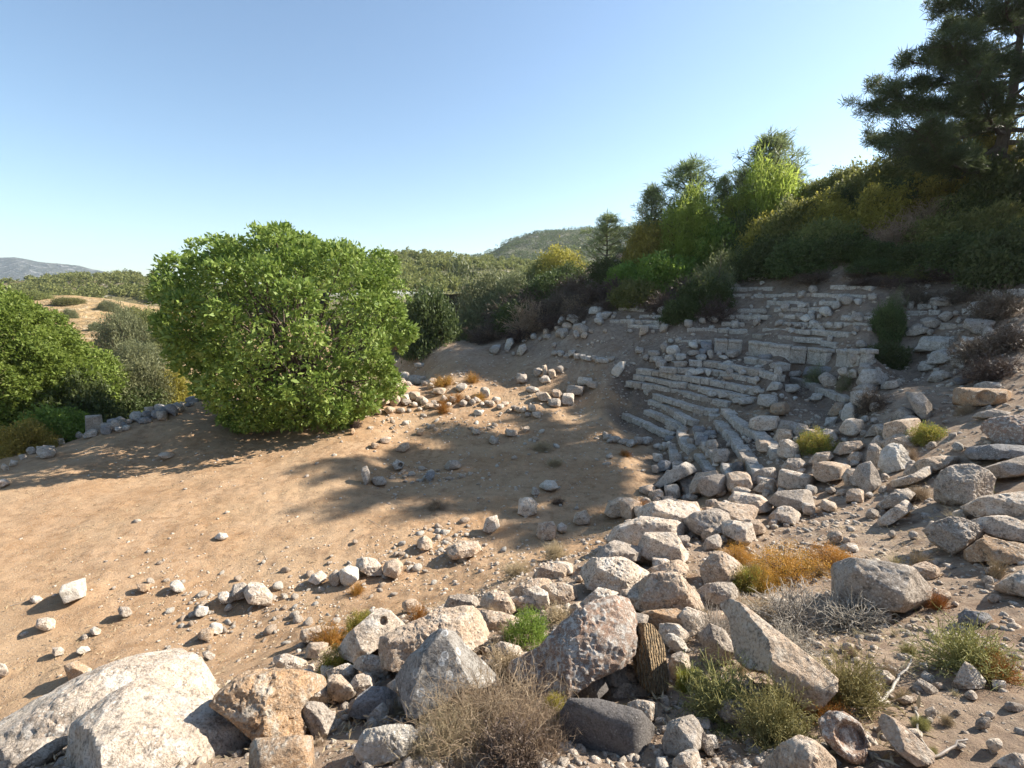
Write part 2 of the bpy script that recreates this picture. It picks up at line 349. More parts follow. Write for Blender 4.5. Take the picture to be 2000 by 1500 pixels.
# ------------------------------------------------------------------ rocks
def softmin(rs, p):
    r = np.stack(rs); m = r.min(0); return m * (np.sum((m / r) ** p, 0)) ** (-1 / p)
def displace(v, d, size, seed, amp, freq):
    o = np.array([seed * 3.17, seed * 1.91, seed * .77]) % 97
    q = v / size
    n = amp * size * (.26 * fbm(q * freq + o, 5, .6) - .42 * np.abs(fbm(q * freq * 2.6 + o + 5, 4, .62)) + .1)
    return v + d * n[:, None]
def finish_rock(name, v, f, loc, mat, label, cat, group=None, smooth=True):
    me = mk_mesh(name, v, f, [mat], smooth); me.set_sharp_from_angle(angle=R(26))
    return obj(name, me, tuple(loc), None, label, cat, group)
def hero(name, outline, ridge, facets, mat, label, cat, seed=1, sub=5, amp=.13, freq=2.6, p=100, depth=None, sink=.25, group=None, tf=.5, boxy=False, holes=()):
    """a rock whose side outline is the traced one, with real thickness and facets meeting at a ridge"""
    o = np.array(outline, float); u0, u1, v0, v1 = o[:, 0].min(), o[:, 0].max(), o[:, 1].min(), o[:, 1].max()
    g = hit((u0 + u1) / 2, min(v1, 1530) - .12 * (v1 - v0)) if depth is None else at_depth((u0 + u1) / 2, v1, depth)
    cu, cv = (u0 + u1) / 2, (v0 + v1) / 2
    a = o; b = np.roll(o, -1, 0); cr = a[:, 0] * b[:, 1] - b[:, 0] * a[:, 1]; A = cr.sum() / 2
    cu, cv = ((a[:, 0] + b[:, 0]) * cr).sum() / (6 * A), ((a[:, 1] + b[:, 1]) * cr).sum() / (6 * A)
    rd = ray(cu, cv); Y = g[1]; cen = CAM + rd / rd[1] * Y
    e3 = -rd / np.linalg.norm(rd); e1 = unit(np.cross(np.array([0, 0, 1.]), e3)); e2 = np.cross(e3, e1)
    def onplane(u, v):
        d = ray(u, v); t = np.dot(cen - CAM, -e3) / np.dot(d, -e3); q = CAM + d * t - cen; return np.array([q @ e1, q @ e2])
    pl = np.array([onplane(u, v) for u, v in outline]); size = math.sqrt(np.ptp(pl[:, 0]) * np.ptp(pl[:, 1]))
    T = tf * min(np.ptp(pl[:, 0]), np.ptp(pl[:, 1]) * 1.3)
    # push the whole rock so that its base sits on the ground it is seen against
    phi = np.linspace(-math.pi, math.pi, 721); dirs2 = np.c_[np.cos(phi), np.sin(phi)]; rho = np.full(721, 1e9)
    for i in range(len(pl)):
        A_, B_ = pl[i], pl[(i + 1) % len(pl)]; e = B_ - A_; den = dirs2[:, 0] * e[1] - dirs2[:, 1] * e[0]
        with np.errstate(all='ignore'):
            t = (A_[0] * e[1] - A_[1] * e[0]) / den; s = (A_[0] * dirs2[:, 1] - A_[1] * dirs2[:, 0]) / den
        ok = (t > 0) & (s >= -1e-6) & (s <= 1 + 1e-6) & np.isfinite(t); rho = np.where(ok & (t < rho), t, rho)
    rho = np.where(rho > 1e8, size * .3, rho); k = np.array([1, 2, 3, 2, 1.]) / 9; rho = np.convolve(np.r_[rho[-3:-1], rho, rho[1:3]], k, 'valid')
    d, f = ico(sub); ph = np.arctan2(d[:, 1], d[:, 0]); sn = np.hypot(d[:, 0], d[:, 1])
    rr = [np.interp(ph, phi, rho) / np.maximum(sn, 1e-3)]
    ru, rv = ridge[0], ridge[1]; rp = np.r_[onplane(ru, rv), T]
    horiz = unit(np.array([-rd[0], -rd[1], 0.])); right = np.cross(np.array([0, 0, 1.]), horiz)
    rs = np.random.default_rng(seed)
    for fc in facets:
        az, el = R(fc[0]), R(fc[1]); n = math.cos(el) * (math.cos(az) * horiz + math.sin(az) * right) + math.sin(el) * np.array([0, 0, 1.])
        nl = np.array([n @ e1, n @ e2, n @ e3]); off = nl @ rp * (fc[2] if len(fc) > 2 else 1)
        off = max(off, .12 * size, .9 * float((pl @ nl[:2]).max()))
        rr.append(off / np.maximum(d @ nl, 1e-3))
    rr.append(T * 1.1 / np.maximum(-d[:, 2], 1e-3)); rr.append(T * 1.3 / np.maximum(d[:, 2], 1e-3))
    ext = d * softmin(rr, 40)[:, None]
    for k in range(16 if amp > .055 else 6):   # broken corners, mostly on the face that shows
        n = unit(rs.normal(size=3) * np.array([1, 1, .8]) + np.array([0, .25, .7])); sup = float((ext @ n).max()); rr.append(np.full(len(d), 1.) * sup * rs.uniform(.78, .97) / np.maximum(d @ n, 1e-3))
    r = softmin(rr, p); r *= 1.03; v = d * r[:, None]
    v = displace(v, d, size, seed, amp, freq)
    for (hu, hv, hr, hd) in holes:   # sockets and hollows worn into the face
        q = onplane(hu, hv); hr = hr * (g[1] * cp - (g[2] - HC) * sp) / F; dist = np.hypot(v[:, 0] - q[0], v[:, 1] - q[1]) / hr
        v[:, 2] = np.where(v[:, 2] > 0, v[:, 2] - hd * np.clip((1.1 - dist) / .3, 0, 1), v[:, 2])
    w = v[:, :1] * e1 + v[:, 1:2] * e2 + v[:, 2:] * e3
    # sink what is below the outline's foot a little into the soil
    lo = w[:, 2].min(); w[:, 2] = np.where(w[:, 2] < lo * .55, w[:, 2] + (w[:, 2] - lo * .55) * sink * 2, w[:, 2])
    return finish_rock(name, w, f, cen, M[mat], label, cat, group)
def auto_outline(u0, v0, u1, v1, seed, boxy):
    rs = np.random.default_rng(seed)
    if boxy:
        q = np.array([(-1, -.9), (-.2, -1), (.8, -1), (1, -.6), (1, .8), (.1, 1), (-.9, 1), (-1, .3)]) + rs.uniform(-.2, .2, (8, 2)); q[:, 0] *= rs.choice([-1, 1]); x, y = q.T
        if x[1] > x[2]: x, y = x[::-1], y[::-1]
    else:
        n = int(rs.integers(6, 9)); ph = np.sort((np.arange(n) + rs.uniform(-.36, .36, n)) * 2 * math.pi / n + rs.uniform(0, 1)); k = rs.uniform(.72, 1.06, n); x, y = k * np.cos(ph), k * np.sin(ph)
    x = (x - x.min()) / np.ptp(x); y = (y - y.min()) / np.ptp(y)
    sk = rs.uniform(-.3, .3); x = x + sk * (y - .5); x = (x - x.min()) / np.ptp(x)
    return [(u0 + a * (u1 - u0), v0 + b * (v1 - v0)) for a, b in zip(x, y)]
def auto(name, box, mat, label, cat, seed, boxy=False, group=None, sub=4, tf=.6, depth=None):
    u0, v0, u1, v1 = box; rs = np.random.default_rng(seed * 7 + 1)
    fac = [(rs.uniform(-60, 60), rs.uniform(62, 82)), (rs.uniform(-40, 25), rs.uniform(4, 22)), (rs.uniform(60, 100), rs.uniform(5, 40), 1.5), (rs.uniform(-100, -60), rs.uniform(5, 40), 1.5)]
    rg = (u0 + (u1 - u0) * rs.uniform(.4, .6), v0 + (v1 - v0) * rs.uniform(.3, .5))
    return hero(name, auto_outline(u0, v0, u1, v1, seed, boxy), rg, fac, mat, label, cat, seed, (5 if u1 - u0 > 48 and sub == 4 else sub), (.08 if boxy else .13), 2.4, 110 if boxy else 90, depth, .3, group, tf)
ORD = ['first', 'second', 'third', 'fourth', 'fifth', 'sixth', 'seventh', 'eighth', 'ninth', 'tenth', 'eleventh', 'twelfth', 'thirteenth', 'fourteenth', 'fifteenth', 'sixteenth', 'seventeenth', 'eighteenth', 'nineteenth', 'twentieth']
def box_rock(half, seed, p=0, sub=4, amp=.02):
    """a hewn block: crisp arrises, chipped edges, slightly uneven faces"""
    rs = np.random.default_rng(seed); s = np.array(half, float); n = np.clip(np.ceil(s * 2 / .055), 4, 22).astype(int); V = []; Fc = []; m = 0
    for ax in range(3):
        a, b = [k for k in range(3) if k != ax]
        for sg in (-1., 1.):
            ga, gb = np.meshgrid(np.linspace(-1, 1, n[a] + 1), np.linspace(-1, 1, n[b] + 1)); c = np.empty((ga.size, 3)); c[:, ax] = sg; c[:, a] = ga.ravel(); c[:, b] = gb.ravel()
            k = n[a] + 1; i_ = np.arange(n[b])[:, None] * k + np.arange(n[a])[None]; f = np.stack([i_, i_ + 1, i_ + k + 1, i_ + k], -1).reshape(-1, 4)
            if (sg > 0) == (ax == 1): f = f[:, ::-1]
            V.append(c); Fc.append(f + m); m += len(c)
    c = np.concatenate(V); q = c * s; o = np.array([seed * 1.37, seed * .71, seed * 2.3]) % 89; e = np.sort(s - np.abs(q), 1)[:, 1]   # distance to the nearest arris
    chip = np.clip(1 - e / .07, 0, 1) ** 1.5 * (.018 + .10 * np.clip(fbm(q * 4.5 + o, 3), 0, 1)); w = q - unit(q / s) * chip[:, None]
    w += unit(q) * (amp * fbm(q * 3.2 + o, 4, .6) - amp * .8 * np.abs(fbm(q * 9 + o, 3)))[:, None]
    tw = rs.normal(size=(3, 3)) * .035; w = w + (c @ tw) * s.min()
    return w, np.concatenate(Fc)
def seat_row(pts, where, seed, hgt=.36, dep=.48, lo=.5, hi=1.15, mat='seat', name='seat_block', skip=.06, group=None, endword='far', outward=None):
    rs = np.random.default_rng(seed); pts = np.asarray(pts); seg = np.linalg.norm(np.diff(pts, axis=0), axis=1); cum = np.r_[0, np.cumsum(seg)]
    s = 0.; items = []
    while s < cum[-1] - .25:
        l = min(rs.uniform(lo, hi), cum[-1] - s + .1); items.append((s, l)); s += l
    n = 0
    for (s, l) in items:
        if rs.random() < skip: continue
        m = s + l / 2; p = np.array([np.interp(m, cum, pts[:, k]) for k in range(3)]); a = np.array([np.interp(s, cum, pts[:, k]) for k in range(3)]); b = np.array([np.interp(s + l, cum, pts[:, k]) for k in range(3)])
        t = unit((b - a)[:2]); out = np.array([t[1], -t[0]]); ref = p[:2] - CEN if outward is None else np.array(outward)
        if out @ ref < 0: out = -out
        h = hgt * rs.uniform(.85, 1.1); dp = dep * rs.uniform(.85, 1.1)
        c = np.r_[p[:2] + out * dp / 2, p[2] - h / 2 + rs.normal() * .015]
        v, f = box_rock((l / 2 * .985, dp / 2, h / 2), seed * 100 + n, amp=.02)
        ang = math.atan2(t[1], t[0]) + rs.normal() * .025
        o = finish_rock(name, v, f, c, M[mat if rs.random() > .12 else 'grey'], None, 'seat block', group)
        o.rotation_euler = (rs.normal() * .03, rs.normal() * .02, ang)
        o['label'] = f'seat block, {ORD[min(n, 19)]} from the {endword} end of {where}'
        n += 1
RN = {1: 'lowest', 2: 'second lowest', 3: 'third', 4: 'fourth', 5: 'fifth', 6: 'sixth', 7: 'seventh', 8: 'eighth', 9: 'ninth', 10: 'topmost'}
for i, (key, w) in enumerate(rowpts.items()):
    wd = f'the {RN[key[1]]} row in the far wedge' if key[0] == 'far' else (f'the {RN[key[1]]} row in the near wedge' if key[1] < 8 else 'the broken arc beside the fallen blocks')
    seat_row(w, wd, 40 + i, group='stone seats of the lower rows', lo=.5 if key[0] == 'far' else .42, hi=1.2 if key[0] == 'far' else .8, skip=.04)
def uprow(pl, where, seed, **kw):
    w = []
    for u, v in pl:
        q = hit(u, v + 4); w.append(q + np.array([0, 0, .24]))
    seat_row(w, where, seed, group='stone seats of the upper rows', **kw)
UP = [([(1468, 656), (1505, 658), (1540, 661), (1600, 667), (1627, 676)], 'the first row above the passage wall'), ([(1487, 645), (1550, 647), (1617, 651), (1659, 656)], 'the second row above the passage wall'),
      ([(1512, 633), (1575, 634), (1640, 635), (1696, 638)], 'the third row above the passage wall'), ([(1524, 618), (1555, 619), (1585, 621)], 'the short row under the white chunk'),
      ([(1510, 605), (1555, 605), (1601, 604)], 'the row beside the white chunk'), ([(1496, 591), (1530, 591), (1564, 592), (1625, 592)], 'the sixth row above the passage wall'),
      ([(1415, 577), (1440, 576), (1463, 576)], 'the short row under the silvery shrub'), ([(1424, 565), (1470, 563), (1522, 563)], 'the second highest row of the slope'), ([(1460, 545), (1490, 542), (1518, 540)], 'the topmost row of the slope'),
      ([(1342, 631), (1400, 632), (1456, 633)], 'the second row left of the upper stairs'), ([(1341, 644), (1400, 645), (1457, 648)], 'the lowest row left of the upper stairs'), ([(1355, 619), (1375, 621), (1395, 624)], 'the row below the dark shrub'),
      ([(1225, 635), (1260, 637), (1300, 638)], 'the lowest row of the left wing'), ([(1190, 626), (1225, 627), (1303, 629)], 'the second row of the left wing'), ([(1249, 616), (1275, 617), (1300, 619)], 'the third row of the left wing'),
      ([(1207, 602), (1230, 603), (1256, 606)], 'the fourth row of the left wing'), ([(1209, 589), (1230, 590), (1256, 593)], 'the topmost row of the left wing'), ([(1321, 667), (1355, 668), (1387, 669)], 'the low kerb left of the passage wall'),
      ([(1560, 575), (1620, 577), (1690, 581)], 'the row above the leaning scree stone'), ([(1405, 605), (1450, 606), (1490, 606)], 'the broken row under the greyish scrub'), ([(1405, 619), (1450, 619), (1505, 619)], 'the row left of the white chunk'), ([(1470, 577), (1510, 577), (1548, 576)], 'the broken row over the scree'), ([(1620, 560), (1660, 562), (1700, 564)], 'the highest row under the dark bushes'), ([(1640, 622), (1680, 623), (1700, 624)], 'the row end by the lone dark shrub'),
      ([(1770, 615), (1800, 612), (1830, 611)], 'the row left of the squarish pale boulder'), ([(1790, 600), (1815, 599)], 'the short row by the lozenge-shaped boulder'), ([(1876, 612), (1910, 610), (1960, 606)], 'the row behind the slanting boulder'), ([(1830, 640), (1860, 638), (1885, 636)], 'the row left of the slanting boulder')]
for i, (pl, wd) in enumerate(UP): uprow(pl, wd, 70 + i, skip=.12, hgt=.33, dep=.46, lo=.6, hi=1.5, endword='left')
# passage (diazoma) wall: one standing wall of upright slabs with a moulded capping
def diazoma(pl, label, seed):
    e = bpy.data.objects.new('passage_wall', None); C.objects.link(e); e['label'] = label; e['category'] = 'wall'; e['group'] = 'walls along the passage'
    base = np.array([hit(u, v) for u, v in pl]); e.location = base[0]; rs = np.random.default_rng(seed)
    seg = np.linalg.norm(np.diff(base[:, :2], axis=0), axis=1); cum = np.r_[0, np.cumsum(seg)]; s = 0; k = 0
    while s < cum[-1] - .2:
        l = min(rs.uniform(.7, 1.1), cum[-1] - s); m = s + l / 2
        p = np.array([np.interp(m, cum, base[:, j]) for j in range(3)]); a = np.array([np.interp(s, cum, base[:, j]) for j in range(3)]); b = np.array([np.interp(s + l, cum, base[:, j]) for j in range(3)])
        t = unit((b - a)[:2]); out = np.array([t[1], -t[0]]); out = out if out @ (p[:2] - CEN) > 0 else -out; ang = math.atan2(t[1], t[0])
        for nm, half, dz, od in (('wall_slab', (l / 2 * .99, .16, .36), .28, .16), ('capping_block', (l / 2 * .97, .26, .1), .28 + .36 + .085, .2)):
            v, f = box_rock(half, seed * 50 + k, amp=.012)
            o = obj(nm, mk_mesh(nm, v, f, [M['seat']], True), (p[0] + out[0] * od - base[0][0], p[1] + out[1] * od - base[0][1], p[2] + dz - base[0][2]), e); o.rotation_euler = (0, 0, ang); k += 1
        s += l
diazoma([(1395, 689), (1425, 690), (1455, 692)], 'short length of upright slab wall left of the upper stairs', 3)
diazoma([(1460, 693), (1500, 699), (1540, 706), (1580, 710), (1612, 713)], 'long upright slab wall with capping above the seat rows', 4)
diazoma([(1630, 716), (1660, 718), (1690, 718)], 'pale streaked slab wall stub beside the dark shrub', 5)


# ------------------------------------------------------------------ traced rocks
TOPF = [(0, 72), (-10, 12), (80, 25, 1.6), (-80, 25, 1.6)]
H = [
 ('boulder', [(-40,1450),(0,1406),(70,1364),(168,1315),(259,1280),(322,1269),(353,1269),(381,1287),(399,1315),(422,1357),(420,1385),(330,1470),(175,1560),(0,1580),(-40,1560)], (250,1390), [(-40,68),(50,55),(-30,25)], 'pale', 'huge pale scarred slab of limestone sloping down to the brown floor', dict(sub=6, tf=.45, depth=4.3, amp=.07)),
 ('boulder', [(100,1560),(125,1480),(150,1420),(210,1371),(275,1333),(305,1331),(367,1371),(420,1381),(448,1402),(497,1434),(490,1470),(480,1600),(119,1600)], (228,1410), [(50,62),(-78,18),(20,35,1.25)], 'pale', 'big cream boulder with a shaded left face, in front of the huge pale slab', dict(sub=6, tf=.5, depth=3.1, amp=.07)),
 ('boulder', [(-15,1462),(21,1451),(91,1443),(133,1437),(136,1451),(101,1476),(70,1530),(-15,1540)], (60,1470), TOPF, 'grey', 'low grey stone tucked under the left side of the big cream boulder', dict(depth=3.0)),
 ('boulder', [(417,1378),(437,1350),(483,1315),(504,1310),(560,1311),(630,1318),(640,1336),(595,1367),(581,1388),(591,1420),(588,1436),(507,1450),(490,1436),(448,1399)], (520,1365), [(0,66),(-30,30),(50,25,1.3)], 'orange', 'orange stained lumpy boulder right of the big cream boulder', dict(sub=6, tf=.55)),
 ('boulder', [(581,1385),(602,1371),(630,1373),(651,1395),(661,1430),(644,1441),(619,1448),(602,1420)], (625,1400), [(20,60),(-40,20),(70,30)], 'grey', 'fist-like pale grey stone beside the orange stained boulder', {}),
 ('fallen_block', [(488,1455),(497,1443),(612,1437),(616,1530),(484,1530)], (555,1462), [(0,80),(0,15),(80,10,2),(-80,10,2)], 'orange', 'squared orange block cut off by the picture edge below the orange boulder', dict(boxy=True, amp=.05, p=26)),
 ('boulder', [(531,1284),(560,1277),(605,1293),(606,1305),(590,1314),(560,1315),(540,1302)], (565,1292), TOPF, 'pale', 'low pink-grey stone left of the small yellow-green bush', {}),
 ('boulder', [(659,1269),(678,1241),(730,1196),(748,1185),(762,1196),(780,1210),(797,1224),(765,1245),(727,1272),(699,1294),(671,1285)], (725,1235), [(-15,58),(-60,20),(40,30,1.2)], 'pale', 'pale tilted slab pierced by a small drilled hole', dict(holes=((748,1214,7,.09),), sub=6, tf=.4, amp=.05)),
 ('boulder', [(737,1270),(745,1245),(818,1210),(867,1191),(902,1185),(947,1184),(961,1200),(961,1224),(947,1252),(900,1280),(800,1310),(745,1305)], (860,1230), [(-10,64),(-10,35,1.1),(70,30,1.4)], 'tan', 'broad rounded tan slab behind the triangular grey boulder', dict(sub=6, tf=.4)),
 ('boulder', [(771,1315),(790,1290),(818,1270),(842,1242),(857,1233),(888,1238),(912,1266),(947,1294),(982,1329),(975,1338),(902,1345),(874,1364),(842,1385),(815,1398),(800,1394),(783,1357)], (880,1290), [(-12,36),(70,38,1.0),(-70,30,1.6)], 'ring', 'triangular grey boulder spotted with white ring lichens', dict(sub=6, tf=.38, amp=.035, freq=2.)),
 ('boulder', [(934,1177),(948,1160),(966,1153),(990,1160),(1008,1172),(1010,1192),(985,1204),(955,1194)], (970,1172), TOPF, 'tan', 'tan angular stone at the top of the rubble behind the broad rounded slab', {}),
 ('boulder', [(865,1188),(878,1164),(900,1161),(930,1165),(937,1180),(915,1192)], (900,1174), TOPF, 'grey', 'small shaded stone wedged behind the broad rounded slab', {}),
 ('fallen_block', [(994,1160),(1005,1150),(1050,1128),(1078,1128),(1080,1140),(1045,1162),(1010,1170)], (1040,1145), TOPF, 'tan', 'narrow flat tan block lying at the edge of the brown floor', dict(tf=.6)),
 ('boulder', [(1035,1168),(1060,1145),(1085,1137),(1110,1139),(1127,1150),(1127,1167),(1105,1179),(1070,1180)], (1085,1156), TOPF, 'tan', 'oblong rough tan stone next to a dark gap in the rubble', {}),
 ('boulder', [(1135,1120),(1140,1100),(1152,1088),(1172,1092),(1215,1088),(1245,1105),(1262,1122),(1255,1140),(1225,1155),(1190,1157),(1150,1149)], (1205,1118), [(0,64),(-10,14),(70,28,1.3),(-70,25,1.3)], 'pale', 'large pitted pale boulder above the lichen crusted rock', dict(sub=6, tf=.55)),
 ('boulder', [(1039,1127),(1050,1110),(1075,1100),(1100,1103),(1120,1110),(1105,1128),(1070,1132)], (1078,1114), TOPF, 'tan', 'flat tan stone just above the narrow flat block', {}),
 ('boulder', [(1120,1190),(1150,1165),(1170,1147),(1190,1150),(1215,1160),(1215,1182),(1170,1196)], (1172,1165), TOPF, 'pale', 'pale pointed stone between the pitted pale boulder and the lichen crusted rock', {}),
 ('boulder', [(1214,1166),(1240,1144),(1274,1122),(1302,1116),(1326,1122),(1342,1142),(1362,1158),(1376,1172),(1380,1192),(1350,1198),(1290,1200),(1262,1198),(1244,1186)], (1305,1158), [(0,66),(0,6),(75,20,1.4),(-70,30,1.3)], 'tan', 'wide boulder with a pale lichened top and smooth brown front', dict(sub=6, tf=.55)),
 ('boulder', [(982,1336),(1000,1290),(1063,1262),(1084,1238),(1122,1200),(1154,1182),(1196,1168),(1224,1171),(1241,1196),(1238,1224),(1231,1280),(1210,1301),(1157,1322),(1108,1360),(1000,1360)], (1150,1235), [(-5,50),(-50,28,1.1),(50,40,1.2)], 'lichen', 'big reddish rock crusted all over with white lichen', dict(sub=6, tf=.42, amp=.11, freq=3.6)),
 ('boulder', [(1234,1217),(1252,1206),(1276,1224),(1297,1255),(1301,1290),(1306,1322),(1304,1345),(1280,1356),(1252,1338),(1238,1297)], (1262,1275), [(-10,25),(60,30,1.2),(-70,20,1.3)], 'rib', 'upright ribbed tan stone that looks like weathered wood', dict(sub=6, tf=.5, amp=.05)),
 ('boulder', [(1163,1301),(1175,1266),(1196,1257),(1217,1290),(1259,1336),(1252,1343),(1210,1340),(1189,1338)], (1196,1300), [(-20,40),(60,45),(-60,15,1.4)], 'grey', 'sharp grey splinter of rock leaning on the lichen crusted rock', dict(tf=.4, amp=.05)),
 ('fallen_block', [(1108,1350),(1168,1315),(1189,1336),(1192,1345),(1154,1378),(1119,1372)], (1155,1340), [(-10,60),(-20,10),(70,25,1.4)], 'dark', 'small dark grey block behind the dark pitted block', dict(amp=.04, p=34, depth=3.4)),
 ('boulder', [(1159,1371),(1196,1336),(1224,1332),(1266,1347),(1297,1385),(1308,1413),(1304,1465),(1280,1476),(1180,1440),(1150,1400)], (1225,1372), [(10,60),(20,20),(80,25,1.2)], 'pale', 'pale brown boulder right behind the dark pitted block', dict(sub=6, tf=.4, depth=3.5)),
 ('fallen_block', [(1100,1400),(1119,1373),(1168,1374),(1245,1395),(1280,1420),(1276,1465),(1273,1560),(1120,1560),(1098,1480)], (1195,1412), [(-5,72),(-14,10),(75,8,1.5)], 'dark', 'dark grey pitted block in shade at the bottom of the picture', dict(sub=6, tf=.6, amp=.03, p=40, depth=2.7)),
 ('boulder', [(1306,1300),(1312,1278),(1330,1272),(1345,1280),(1348,1300),(1345,1324),(1325,1330),(1310,1320)], (1328,1292), TOPF, 'pale', 'smooth egg-like tan stone right of the ribbed stone', dict(amp=.04)),
 ('boulder', [(1294,1245),(1310,1235),(1335,1252),(1345,1270),(1330,1280),(1310,1267)], (1318,1255), TOPF, 'white', 'whitish stone above the smooth egg-like stone', {}),
 ('boulder', [(681,1397),(700,1360),(725,1341),(755,1343),(775,1355),(785,1375),(765,1398),(700,1404)], (728,1368), [(0,65),(-10,20),(70,30,1.3)], 'blue', 'dark blue-grey dome-shaped stone with lichen spots', dict(amp=.05)),
 ('stone', [(715,1404),(740,1375),(760,1370),(766,1385),(748,1407),(725,1413)], (742,1388), [(0,55),(-30,20),(60,30)], 'white', 'small white stone leaning on the blue-grey dome-shaped stone', {}),
 ('boulder', [(680,1340),(695,1320),(715,1313),(735,1325),(730,1345),(700,1362),(685,1357)], (706,1335), TOPF, 'pale', 'pale stone behind the blue-grey dome-shaped stone', {}),
 ('boulder', [(685,1478),(700,1450),(715,1425),(760,1418),(800,1417),(825,1440),(818,1462),(770,1484),(730,1496),(690,1494)], (755,1440), [(0,70),(-20,20),(60,25,1.4)], 'white', 'flat whitish boulder at the bottom edge left of the dry bush', dict(sub=6, tf=.45)),
 ('stone', [(829,1425),(842,1418),(865,1440),(876,1459),(857,1475),(842,1472)], (850,1445), [(-30,40),(60,40),(0,20,1.3)], 'grey', 'thin grey shard standing beside the flat whitish boulder', dict(tf=.5, amp=.04)),
 ('boulder', [(1405,1182),(1430,1172),(1458,1186),(1496,1217),(1545,1256),(1598,1298),(1629,1322),(1626,1345),(1605,1370),(1580,1386),(1566,1376),(1528,1340),(1496,1309),(1465,1304),(1440,1288),(1433,1247),(1428,1215)], (1505,1262), [(-52,22),(38,52),(25,20,1.3)], 'tan', 'long tan wedge-shaped boulder slanting down to the right', dict(sub=6, tf=.5, amp=.05)),
 ('boulder', [(1605,1115),(1622,1098),(1650,1090),(1685,1094),(1737,1101),(1780,1108),(1800,1130),(1818,1147),(1815,1184),(1804,1200),(1755,1192),(1685,1182),(1626,1179),(1612,1150)], (1710,1146), [(5,62),(-5,6),(75,20,1.5),(-75,20,1.5)], 'grey', 'big oblong grey boulder behind the tangle of grey twigs', dict(sub=6, tf=.6, amp=.06)),
 ('boulder', [(1368,1120),(1372,1095),(1385,1078),(1410,1078),(1440,1095),(1455,1110),(1445,1132),(1410,1144),(1380,1144)], (1405,1105), [(10,62),(-30,12),(60,25,1.2)], 'tan', 'tan boulder at the left end of the orange heath', {}),
 ('boulder', [(1355,1158),(1380,1140),(1430,1137),(1442,1150),(1440,1167),(1410,1182),(1375,1179)], (1400,1155), TOPF, 'grey', 'flat grey stone below the orange heath', {}),
 ('boulder', [(1398,1390),(1410,1368),(1440,1365),(1460,1385),(1474,1412),(1450,1422),(1415,1409)], (1432,1388), TOPF, 'grey', 'grey stone under the yellow-green twiggy bush', {}),
 ('boulder', [(1600,1405),(1620,1391),(1650,1393),(1680,1415),(1697,1440),(1692,1465),(1690,1492),(1660,1489),(1625,1459),(1605,1434)], (1645,1430), [(-20,50),(40,45),(0,15,1.3)], 'lichen', 'purplish hollowed stone at the bottom edge', dict(holes=((1662,1440,24,.07),), amp=.14, freq=2.)),
 ('boulder', [(1712,1405),(1720,1392),(1750,1405),(1785,1435),(1824,1472),(1822,1489),(1790,1496),(1755,1470),(1730,1439)], (1765,1440), [(-40,40),(40,60),(0,20,1.4)], 'tan', 'smooth tan slab pointing to the bottom right corner', dict(amp=.04, tf=.5)),
 ('boulder', [(1490,1490),(1530,1455),(1560,1438),(1600,1450),(1632,1485),(1634,1540),(1486,1540)], (1565,1475), TOPF, 'tan', 'brown-tan stone cut off by the bottom edge under the twiggy bush', {}),
 ('stone', [(1858,1340),(1885,1292),(1900,1300),(1926,1330),(1920,1344),(1880,1346)], (1893,1320), [(-30,40),(50,40),(0,10,1.3)], 'pale', 'pale pointed stone in front of the round scrubby bush', dict(tf=.5)),
 ('stone', [(1775,1345),(1797,1325),(1833,1345),(1830,1357),(1790,1353)], (1803,1338), TOPF, 'grey', 'small flat grey stone left of the pale pointed stone', {}),
 ('stone', [(1700,1325),(1715,1308),(1740,1312),(1752,1325),(1735,1337),(1705,1336)], (1725,1320), TOPF, 'pale', 'low stone beside the white dead stick', {}),
 ('stone', [(1870,1200),(1885,1192),(1930,1198),(1940,1212),(1900,1224),(1875,1217)], (1905,1205), TOPF, 'blue', 'blue-grey stone sunk behind the round scrubby bush', {}),
 ('stone', [(1315,1480),(1330,1465),(1360,1462),(1370,1490),(1372,1540),(1312,1540)], (1340,1482), TOPF, 'pale', 'squarish stone at the bottom edge beside the dark pitted block', {}),
 ('stone', [(1362,1445),(1375,1430),(1390,1445),(1396,1472),(1385,1479)], (1379,1450), [(-40,40),(50,30)], 'grey', 'thin pale splinter beside the squarish bottom stone', {}),
 ('boulder', [(1802,1037),(1825,1022),(1856,1010),(1877,1012),(1930,1033),(1923,1044),(1895,1058),(1874,1074),(1860,1080),(1844,1068),(1818,1054)], (1865,1035), [(0,62),(-30,10),(70,15,1.2)], 'grey', 'jagged layered grey outcrop above the dry grass tufts', dict(sub=6, amp=.16, freq=3.)),
 ('boulder', [(1872,1073),(1895,1056),(1930,1049),(1965,1058),(2030,1068),(2030,1100),(1970,1100),(1930,1096),(1898,1098)], (1920,1066), [(10,70),(-50,5),(0,15,1.2)], 'orange', 'rock with a broken orange face under the layered outcrop', dict(tf=.6)),
 ('boulder', [(1895,1016),(1937,1008),(1965,1006),(1985,1014),(2030,1040),(2030,1064),(1950,1049),(1912,1034)], (1950,1022), TOPF, 'pale', 'sloping layered slab behind the orange-faced rock', dict(amp=.08)),
 ('boulder', [(1940,1146),(1985,1118),(2030,1098),(2030,1170),(1970,1158)], (1985,1130), [(0,75),(-40,10)], 'pale', 'flat pale ledge at the right edge below the dry grass', dict(tf=.7)),
 ('boulder', [(1826,970),(1826,940),(1840,920),(1865,908),(1900,906),(1930,920),(1942,935),(1935,978),(1880,990)], (1870,930), [(10,60),(-25,8),(60,20,1.2)], 'grey', 'rounded brown-grey boulder behind the lime green bush', dict(sub=6)),
 ('boulder', [(1880,990),(1920,970),(1990,962),(2030,962),(2030,1005),(1960,1008),(1910,1009)], (1940,980), [(0,72),(0,8),(-60,20,1.4)], 'pale', 'long slab at the right edge below the lime green bush', dict(tf=.7)),
